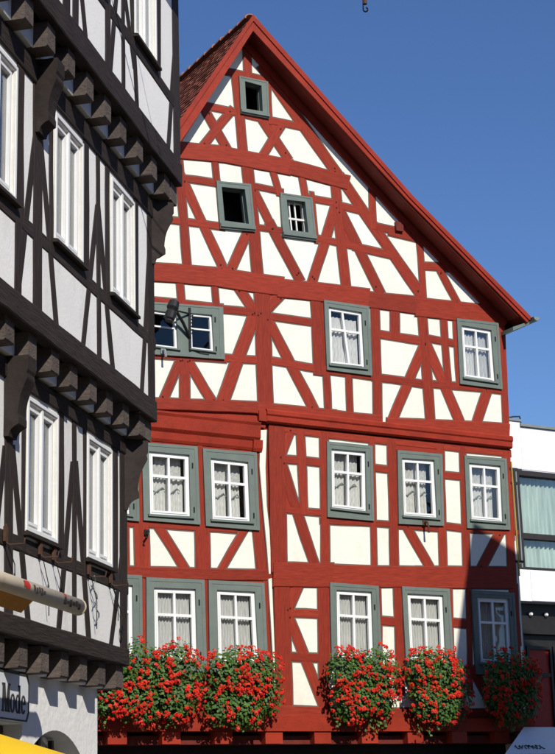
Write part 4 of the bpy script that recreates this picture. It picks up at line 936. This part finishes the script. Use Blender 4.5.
mb = MB(); ai = arch(-1.40, .72, 2.25, .25); mb.prism([LEFT.p(u, v, GO-.22) for u, v in ai+[(-2.12, .1), (-.68, .1)]], LEFT.n*-.03); aw = fixn(mb.build('arched_window', 'pane_bright', lh))
mb = MB()
for u in (-1.75, -1.4, -1.05): mb.rect(LEFT, u-.03, u+.03, .1, 2.5 if u == -1.4 else 2.44, GO-.21, GO-.17)
mb.rect(LEFT, -2.12, -.68, 2.10, 2.16, GO-.205, GO-.165); fixn(mb.build('glazing_bar', 'dark_frame', aw))
mb = MB(); mb.rect(LEFT, -5.18, -2.30, .4, 2.51, GO-.25, GO-.22); sw = fixn(mb.build('shop_window', 'pane_bright', lh))
mb = MB(); ring(mb, LEFT, [(-5.18, 2.52), (-2.29, 2.52), (-2.29, .1), (-5.18, .1)], [(-5.08, 2.44), (-2.37, 2.44), (-2.37, .4), (-5.08, .4)], GO-.24, GO-.18); fixn(mb.build('frame', 'dark_frame', sw))
mb = MB(); mb.rect(LEFT, UN+.1, cu0-.05, 0, 2.97, GO-5, GO-.9); fixn(mb.build('interior', 'interior', lh))
mb = MB(); mb.rect(LEFT, cu0-.2, cu0-.002, 0, 2.97, GO-4.8, GO-.351); fixn(mb.build('end_wall', 'white_plaster', lh))
# roof above the picture
mb = MB(); mb.prism([LEFT.p(UN-.3, 11.5, 1.0), LEFT.p(UN-.3, 11.6, 1.02), LEFT.p(UN-.3, 16.6, -3.0), LEFT.p(UN-.3, 11.6, -7.2), LEFT.p(UN-.3, 11.5, -7.2)], LEFT.u*(8.6)); fixn(mb.build('roof', 'tile', lh))

# ---- things on the dark house
# rolled awning
aw = thing('rolled_awning', 'rolled cream awning tube on the dark timbered house above the shop', 'awning', LEFT.p(-4.5, 3.4, .45))
ao = .5; rA = .071
mb = MB(); mb.tube([LEFT.p(-7.4, 3.468, ao), LEFT.p(-2.90, 3.474, ao)], rA, 20); t_ = mb.build('roller_tube', 'awning_cream', aw, smooth=False)
for p_ in t_.data.polygons: p_.use_smooth = len(p_.vertices) == 4
mb = MB(); mb.tube([LEFT.p(-2.905, 3.474, ao), LEFT.p(-2.885, 3.474, ao)], rA*1.06, 20); mb.build('end_cap', 'awning_cream', aw)
def patch(u0, u1, a0, a1, m, nm='printed_mark'):
    vs = []; fs = []; n = 6; rr = rA+.0025
    for k in range(n+1):
        a = R(a0+(a1-a0)*k/n)
        for u in (u0, u1): vs.append(LEFT.p(u, 3.471+rr*math.sin(a), ao+rr*math.cos(a)))
    for k in range(n): fs.append((2*k, 2*k+1, 2*k+3, 2*k+2))
    return mesh(nm, vs, fs, m, t_)
patch(-4.29, -4.20, -15, 45, 'logo_red'); patch(-4.33, -4.29, -5, 35, 'logo_red')
for k, (a, b) in enumerate(((-10, 30), (-25, 15), (-10, 25), (-25, 25), (-15, 10))): patch(-4.12+.055*k, -4.08+.055*k, a, b, 'sign_dark')
for k, (a, b) in enumerate(((-30, 20), (-20, 0), (-35, 15), (-20, 5), (-20, 20), (-35, 5))): patch(-3.42+.07*k, -3.37+.07*k, a, b, 'bracket_timber')
patch(-3.40, -3.34, 25, 50, 'logo_red')
mb = MB(); mb.prism([LEFT.p(-7.4, 3.43, ao-.06), LEFT.p(-7.4, 3.33, ao-.14), LEFT.p(-7.4, 3.315, ao-.125), LEFT.p(-7.4, 3.41, ao-.02)], LEFT.u*3.5); fixn(mb.build('fabric', 'orange_fabric', aw))
mb = MB(); mb.tube([LEFT.p(-4.9, 3.44, ao-.02), LEFT.p(-4.6, 3.36, .25), LEFT.p(-4.5, 3.31, .0)], .025); mb.tube([LEFT.p(-6.9, 3.44, ao-.02), LEFT.p(-6.6, 3.36, .25), LEFT.p(-6.5, 3.31, .0)], .025); mb.build('arm', 'zinc', aw)
# iron hooks under the first-floor windows
HK = [(-3.42, 4.05, .55, .35), (-2.60, 4.06, .52, .52), (-2.25, 4.06, .48, .45), (-1.28, 4.06, .40, .50), (-.62, 4.06, .45, .35)]
HL = ['rusty iron flower-box hook at the left frame edge above the awning', 'rusty iron hook under the left window of the dark house, left one', 'rusty iron hook under the left window of the dark house, right one', 'rusty iron hook with twisted wire under the right window of dark house', 'rusty iron hook by the corner post of the dark house']
for k, ((u, v, ln, dn), lb) in enumerate(zip(HK, HL)):
    o = thing('iron_hook', lb, 'iron hook', LEFT.p(u, v, .03), 'iron hooks on the dark house')
    mb = MB(); mb.tube([LEFT.p(u, v+.10, .035), LEFT.p(u, v-.06, .04), LEFT.p(u, v-.08, .07), LEFT.p(u, v-.08, .20), LEFT.p(u, v-.03, .21)], .008, 6); mb.build('arm', 'rusty_iron', o)
    mb = MB(); mb.tube([LEFT.p(u, v-.06, .05), LEFT.p(u+.12, v-.06-dn*.5, .07), LEFT.p(u+.22, v-.06-dn, .035)], .0045, 6); mb.build('stay', 'black_iron', o)
    mb = MB(); mb.rect(LEFT, u-.025, u+.025, v-.05, v+.08, .018, .045); fixn(mb.build('plate', 'rusty_iron', o))
wr = MB(); pts = [LEFT.p(-1.22+.05*math.sin(k*1.3)+.012*k, 4.0-.035*k, .05+.015*math.cos(k*1.3)) for k in range(13)]; wr.tube(pts, .007, 6)
wv = wr.build('twisted_wire', 'zinc', None); tag(wv, 'grey twisted wire hanging under the right window of dark house', 'wire')
rp = MB(); rp.tube([LEFT.p(-.27+.03*math.cos(a), 3.55+.07*math.sin(a), .03) for a in [k*.5 for k in range(14)]], .008, 6); rp.tube([LEFT.p(-.62, 4.0, .04), LEFT.p(-.4, 3.85, .03), LEFT.p(-.27, 3.74, .03)], .005, 6)
tag(rp.build('rope_loop', 'black_iron'), 'small dark rope loop on the plaster at the corner of dark house', 'rope')

# ---- shop sign
sg = thing('shop_sign', 'white shop sign reading Mode below the jetty at the left', 'sign', LEFT.p(-2.8, 2.55, GO))
SO = GO+.06; U0, U1, V0, V1 = -3.30, -2.272, 2.545, 2.965; cc = .05
poly = [(U0+cc, V0), (U1-cc, V0), (U1, V0+cc*1.6), (U1, V1-cc*1.6), (U1-cc, V1), (U0+cc, V1), (U0, V1-cc*1.6), (U0, V0+cc*1.6)]
mb = MB(); mb.prism([LEFT.p(u, v, GO+.003) for u, v in poly], LEFT.n*.055); fixn(mb.build('board', 'sign_white', sg))
cx, cy = (U0+U1)/2, (V0+V1)/2
mb = MB(); p1 = [(cx+(u-cx)*1.0, cy+(v-cy)*1.0) for u, v in poly]; p2 = [(cx+(u-cx)*.965, cy+(v-cy)*.93) for u, v in poly]
for i in range(8):
    j = (i+1) % 8; mb.quad(LEFT, [p1[i], p1[j], p2[j], p2[i]], SO-.0015, SO+.004)
fixn(mb.build('rim', 'sign_dark', sg))
def letter(parts, x, w_, h_, y):
    mb = MB()
    for p in parts: mb.prism([LEFT.p(x+a*w_, y+b*h_, SO-.001) for a, b in p], LEFT.n*.006)
    return fixn(mb.build('letter', 'sign_dark', sg))
def oring(cx_, cy_, rx, ry, ix, iy, a0=0, a1=360, n=22):
    out = []
    for k in range(n):
        A, B = R(a0+(a1-a0)*k/n), R(a0+(a1-a0)*(k+1)/n)
        out.append([(cx_+rx*math.cos(A), cy_+ry*math.sin(A)), (cx_+rx*math.cos(B), cy_+ry*math.sin(B)), (cx_+ix*math.cos(B), cy_+iy*math.sin(B)), (cx_+ix*math.cos(A), cy_+iy*math.sin(A))])
    return out
def bx(a, b, c_, d): return [(a, b), (c_, b), (c_, d), (a, d)]
Mq = [bx(.06, 0, .20, 1), bx(.76, 0, .98, 1), [(.12, 1), (.36, 1), (.58, .12), (.46, .0)], [(.46, 0), (.58, 0), (.80, .85), (.76, 1)], bx(-.02, 0, .28, .06), bx(.68, 0, 1.06, .06), bx(-.02, .94, .30, 1), bx(.76, .94, 1.06, 1)]
oq = oring(.5, .33, .5, .34, .24, .28)
dq = oring(.44, .33, .44, .34, .20, .28)+[bx(.66, 0, .90, 1.0), bx(.52, .94, .90, 1.0), bx(.66, 0, 1.0, .06)]
eq = oring(.5, .33, .5, .34, .24, .28, 0, 322)+[bx(.24, .33, .98, .40)]
LH = .245; ly = 2.612; x0 = -2.905
for parts, w_ in ((Mq, .172), (oq, .106), (dq, .118), (eq, .104)):
    letter(parts, x0, w_, LH, ly); x0 += w_+.015

# ---- yellow parasol
pc = Vector((-2.34, 9.9, 0))
pr = thing('parasol', 'yellow parasol canopy at the bottom left corner', 'parasol', pc)
vs = []; fs = []; nS = 48; rings = [(0.0, 2.42), (.25, 2.385), (.6, 2.31), (1.0, 2.19), (1.32, 2.04), (1.45, 1.93), (1.45, 1.76)]
for i, (r, z) in enumerate(rings):
    for k in range(nS):
        a = 2*math.pi*k/nS; sc = 1-0.035*(math.cos(8*a)*.5+.5)*(r/1.45); vs.append(pc+Vector((math.cos(a)*r*sc, math.sin(a)*r*sc, z-.115-.05*(math.cos(8*a)*.5+.5)*(r/1.45)**2)))
for i in range(len(rings)-1):
    for k in range(nS): k2 = (k+1) % nS; fs.append((i*nS+k, i*nS+k2, (i+1)*nS+k2, (i+1)*nS+k))
mesh('canopy', vs, fs, 'yellow_fabric', pr, smooth=True)
mb = MB(); mb.tube([pc, pc+Vector((0, 0, 2.28))], .024); mb.build('pole', 'lamp_white', pr)
mb = MB(); mb.tube([pc, pc+Vector((0, 0, .08)), pc+Vector((0, 0, .12))], [.3, .3, .05], 20); mb.build('base', 'zinc', pr)
for k in range(8):
    a = 2*math.pi*(k+.5)/8; mb = MB(); mb.tube([pc+Vector((0, 0, 2.22)), pc+Vector((math.cos(a)*.8, math.sin(a)*.8, 2.08)), pc+Vector((math.cos(a)*1.4, math.sin(a)*1.4, 1.78))], .009, 6); mb.build('rib', 'lamp_white', pr)

# ---- iron arm with a hook, hanging into the top of the picture
hk = Vector((0.954, 14.000, 0)); ztop = 10.15
wl = hk-LEFT.n*2.5
ia = thing('hanging_iron_hook', 'brown iron hook hanging into the sky at the top edge', 'hook', LEFT.p(-2.6, 10.0, .5))
ia.location = wl+Vector((0, 0, ztop))
mb = MB(); mb.tube([wl+Vector((0, 0, ztop)), hk+Vector((0, 0, ztop))], .012); mb.tube([wl+Vector((0, 0, ztop+.8)), hk+Vector((0, 0, ztop))], .006); mb.build('arm', 'rusty_iron', ia)
hk2 = Vector((0.954, 14.000, 9.207))
mb = MB(); mb.tube([Vector((hk2.x, hk2.y, ztop)), hk2+Vector((0, 0, .02))], .022); rod = mb.build('rod', 'rusty_iron', ia)
mb = MB(); mb.tube([hk2+Vector((-.016, 0, .03)), hk2+Vector((-.018, 0, -.03))]+[hk2+Vector((.004+.022*math.cos(a), 0, -.038+.022*math.sin(a))) for a in [math.pi+k*.5 for k in range(10)]], .008, 6); mb.build('curl', 'black_iron', rod)

# ================================================================ MODERN WHITE BUILDING, RIGHT
mo = thing('modern_white_building', 'modern white building with curtained window strip at the right edge', 'building', RED.p(9, 0, -1.0))
MO = -1.0; mu0, mu1 = 5.75, 14.0
mb = MB(); mb.rect(RED, mu0, mu1, 8.80, 9.78, MO-6, MO-.0); mb.rect(RED, mu0, mu1, 5.95, 6.62, MO-6, MO); mb.rect(RED, mu0, 6.40, 6.62, 8.80, MO-6, MO-.03); fixn(mb.build('wall', 'modern_white', mo))
mb = MB(); mb.rect(RED, mu0, 6.66, 8.82, 9.88, MO-.5, MO+.03); fixn(mb.build('corner_panel', 'modern_white', mo))
for u in [6.68+1.12*k for k in range(6)]:
    mb = MB(); mb.rect(RED, u, u+1.105, 8.82, 9.77, MO-.1, MO+.012); fixn(mb.build('cladding_panel', 'modern_white', mo))
    mb = MB(); mb.rect(RED, u, u+1.105, 5.96, 6.60, MO-.1, MO+.012); fixn(mb.build('cladding_panel', 'modern_white', mo))
mb = MB(); mb.rect(RED, 6.67, mu1, 9.782, 9.84, MO-6, MO+.06); mb.rect(RED, mu0, 6.69, 9.882, 9.93, MO-.5, MO+.06); fixn(mb.build('flashing', 'zinc', mo))
mb = MB(); mb.tube([RED.p(6.3, 9.93, MO-.1), RED.p(6.6, 10.02, MO-.1), RED.p(6.78, 10.04, MO-.1), RED.p(6.80, 9.9, MO-.1)], .018); mb.build('roof_rod', 'dark_frame', mo)
mb = MB(); mb.rect(RED, mu0, mu1, 6.0, 9.7, MO-6.2, MO-.9); fixn(mb.build('interior', 'interior', mo))
wu = [6.40, 8.15, 9.9, 11.65, 13.4]
for i in range(4):
    a, b = wu[i], wu[i+1]
    mb = MB(); ring(mb, RED, [(a, 8.80), (b, 8.80), (b, 6.62), (a, 6.62)], [(a+.17, 8.69), (b-.02, 8.69), (b-.02, 6.68), (a+.17, 6.68)], MO-.2, MO+.0); mb.rect(RED, a+.17, b-.02, 7.30, 7.42, MO-.2, MO-.02)
    wi = fixn(mb.build('window', 'dark_frame', mo))
    for v0, v1 in ((6.68, 7.30), (7.42, 8.69)):
        g = MB(); g.rect(RED, a+.17, b-.02, v0, v1, MO-.12, MO-.11); fixn(g.build('pane', 'pane_glass', wi))
    curtain(RED, [(a+.12, 8.72), (b+.05, 8.72), (b+.05, 6.66), (a+.12, 6.66)], MO-.22, 'drape_green', wi, 14, .035, i)
    g = MB(); g.rect(RED, a+.06, a+.09, 6.66, 8.75, MO+.0, MO+.02); fixn(g.build('frame_strip', 'zinc', wi))
mb = MB(); mb.rect(RED, mu0, mu1, 5.30, 5.948, MO-2, MO-.35); fixn(mb.build('shop_fascia', 'shop_dark', mo))
for k in range(5):
    P = RED.p(6.45+.42*k, 5.72, MO-.30); mb = MB(); mb.tube([P-RED.n*.06, P, P+RED.n*.03], [.03, .05, .03], 10); mb.build('spot_lamp', 'lamp_white', mo)
mb = MB(); mb.rect(RED, mu0, mu1, 0, 5.29, MO-2, MO-.5); fixn(mb.build('shop_wall', 'shop_dark', mo))
for k in range(4):
    u = 6.05+.72*k; mb = MB(); ring(mb, RED, [(u, 5.05), (u+.68, 5.05), (u+.68, 3.2), (u, 3.2)], [(u+.06, 4.98), (u+.62, 4.98), (u+.62, 3.26), (u+.06, 3.26)], MO-.499, MO-.40); mb.rect(RED, u+.06, u+.62, 4.40, 4.48, MO-.49, MO-.41); sf = fixn(mb.build('shop_window', 'shop_dark', mo))
    for v0, v1 in ((3.26, 4.40), (4.48, 4.98)):
        g = MB(); g.rect(RED, u+.06, u+.62, v0, v1, MO-.47, MO-.45); fixn(g.build('pane', 'shop_red', sf))
# white stall canopy with script lettering
wa = thing('white_canopy', 'shaded white stall canopy with dark script at the bottom right', 'canopy', RED.p(6.5, 0, .6))
T0, T1, F0, F1 = RED.p(5.21, 3.24, .30), RED.p(9.6, 3.24, .30), RED.p(4.24, 2.70, .90), RED.p(9.6, 2.70, .90)
B0 = RED.p(4.84, 2.70, .20); dn = Vector((0, 0, -.40)); th = Vector((0, 0, -.012))
mb = MB(); mb.prism([T0, T1, F1, F0], th); mb.prism([T0, F0, B0], th); fixn(mb.build('cloth', 'modern_white', wa))
mb = MB(); mb.hexa([F0, F1, F1+dn, F0+dn]+[p-RED.n*.012 for p in (F0, F1, F1+dn, F0+dn)]); mb.hexa([B0, F0, F0+dn, B0+dn]+[p+RED.u*.012 for p in (B0, F0, F0+dn, B0+dn)]); fixn(mb.build('valance', 'modern_white', wa))
for u, o in ((4.32, .84), (9.4, .84), (4.90, .26), (9.4, .26)):
    mb = MB(); mb.tube([RED.p(u, 0, o), RED.p(u, 2.68, o)], .03); mb.build('pole', 'zinc', wa)
sd = (F0-T0-(F1-T1).normalized()*0); nrm = (RED.n*.54+Vector((0, 0, .6))).normalized()
for k in range(6):
    pts = []
    for j in range(9):
        t = j/8; u = 4.60+.115*k+.10*t+.022*math.sin(t*9+k); w_ = .24+.07*math.sin(t*7+k*2.1)
        pts.append(RED.p(u, 2.70+.54*w_, .90-.60*w_)+nrm*.008)
    mb = MB(); mb.tube(pts, .009, 5); mb.build('script', 'sign_dark', wa)

# ================================================================ HOUSE OUT OF VIEW WHOSE GABLE SHADES THE CORNER
gh = thing('gabled_house', 'ochre gabled house on the right side of the street, outside the picture', 'house', RED.p(3.5, 0, 9))
k_ = SUNV.z/SUNV.dot(RED.n); lat = SUNV.dot(RED.u)/SUNV.dot(RED.n)
a_ = 9.0; ap = (4.507+a_*lat, 7.234+.10+a_*k_)
sr = .478; rn = 1.0; # ridge direction (ru, rn) so that its shadow falls at that slope on the red front
# shadow of a step (du, dn): (du - lat*dn, -k*dn)
rn_ru = sr/(k_+sr*lat); Lr = math.hypot(1, rn_ru); rvec = RED.u*(1/Lr)+RED.n*(rn_ru/Lr); dvec = RED.u*(-rn_ru/Lr)+RED.n*(1/Lr)
apex = RED.p(ap[0], ap[1], a_); hw, pit = 4.4, 1.45; ev = apex.z-hw*pit
def gp(d, z): q = apex+dvec*d; return Vector((q.x, q.y, z))
mb = MB(); mb.prism([gp(-hw, 0), gp(hw, 0), gp(hw, ev-.12), gp(0, apex.z-.15), gp(-hw, ev-.12)], rvec*8); fixn(mb.build('wall', 'ochre_plaster', gh))
mb = MB(); e = .35
mb.prism([gp(0, apex.z)-rvec*.0, gp(hw+e, ev-e*pit), gp(hw+e, ev-e*pit-.12), gp(0, apex.z-.14), gp(-hw-e, ev-e*pit-.12), gp(-hw-e, ev-e*pit)], rvec*8.2); fixn(mb.build('roof', 'tile', gh))
for d in (-1.4, 1.4):
    for z in (2.2, 5.0):
        P = gp(d, z)-rvec*.01; mb = MB(); mb.hexa([P+dvec*a+Vector((0, 0, b)) for a, b in ((-.5, 0), (.5, 0), (.5, 1.4), (-.5, 1.4))]+[P+dvec*a+Vector((0, 0, b))-rvec*.06 for a, b in ((-.5, 0), (.5, 0), (.5, 1.4), (-.5, 1.4))]); wn = fixn(mb.build('window', 'white_paint', gh))
        mb = MB(); mb.hexa([P-rvec*.061+dvec*a+Vector((0, 0, b)) for a, b in ((-.42, .08), (.42, .08), (.42, 1.32), (-.42, 1.32))]+[P-rvec*.07+dvec*a+Vector((0, 0, b)) for a, b in ((-.42, .08), (.42, .08), (.42, 1.32), (-.42, 1.32))]); fixn(mb.build('pane', 'shop_dark', wn))

# ================================================================ ADDED HOUSES OUT OF VIEW, put in to block sky light
def sky_block_house(x0, y0, az, wid, dep, eave, ridge, m, label):
    W = Wall(x0, y0, az); h = thing('sky_block_house', label, 'house', W.p(wid/2, 0, 0), 'added unseen houses that block sky light')
    mb = MB(); mb.prism([W.p(0, 0, 0), W.p(0, eave, 0), W.p(0, ridge-.1, -dep/2), W.p(0, eave, -dep), W.p(0, 0, -dep)], W.u*wid); fixn(mb.build('wall', m, h))
    mb = MB(); mb.prism([W.p(-.3, eave-.25, .4), W.p(-.3, eave-.1, .45), W.p(-.3, ridge+.1, -dep/2), W.p(-.3, eave-.1, -dep-.45), W.p(-.3, eave-.25, -dep-.4), W.p(-.3, ridge-.08, -dep/2)], W.u*(wid+.6)); fixn(mb.build('roof', 'tile', h))
    v = 1.0
    while v+1.6 < eave:
        n = max(2, int(wid/2.2))
        for k in range(n):
            u = (k+.5)*wid/n; q = [(u-.5, v+1.4), (u+.5, v+1.4), (u+.5, v), (u-.5, v)]
            mb = MB(); ring(mb, W, q, sub(q, .08, .92, .06, .94), .004, .07); wn = fixn(mb.build('window', 'white_paint', h)); mb = MB(); mb.quad(W, sub(q, .08, .92, .06, .94), .005, .02); fixn(mb.build('pane', 'shop_dark', wn))
        v += 2.8
sky_block_house(-4.2, -12, 270, 12, 11, 12, 18, 'ochre_plaster', 'added ochre house behind the viewer, unseen at left, blocks sky light')
sky_block_house(7.3, -12.5, 271, 11, 11, 11.5, 17.5, 'dark_timber', 'added brown timber house straight behind the viewer, unseen, blocks sky light')
sky_block_house(19.8, -12, 269, 12, 11, 12, 18, 'ochre_plaster', 'added ochre house behind the viewer, unseen at right, blocks sky light')
sky_block_house(9.8, 15, 180, 19, 8, 8.0, 11.0, 'ochre_plaster', 'added long low ochre house right of the viewer, unseen, blocks sky light')
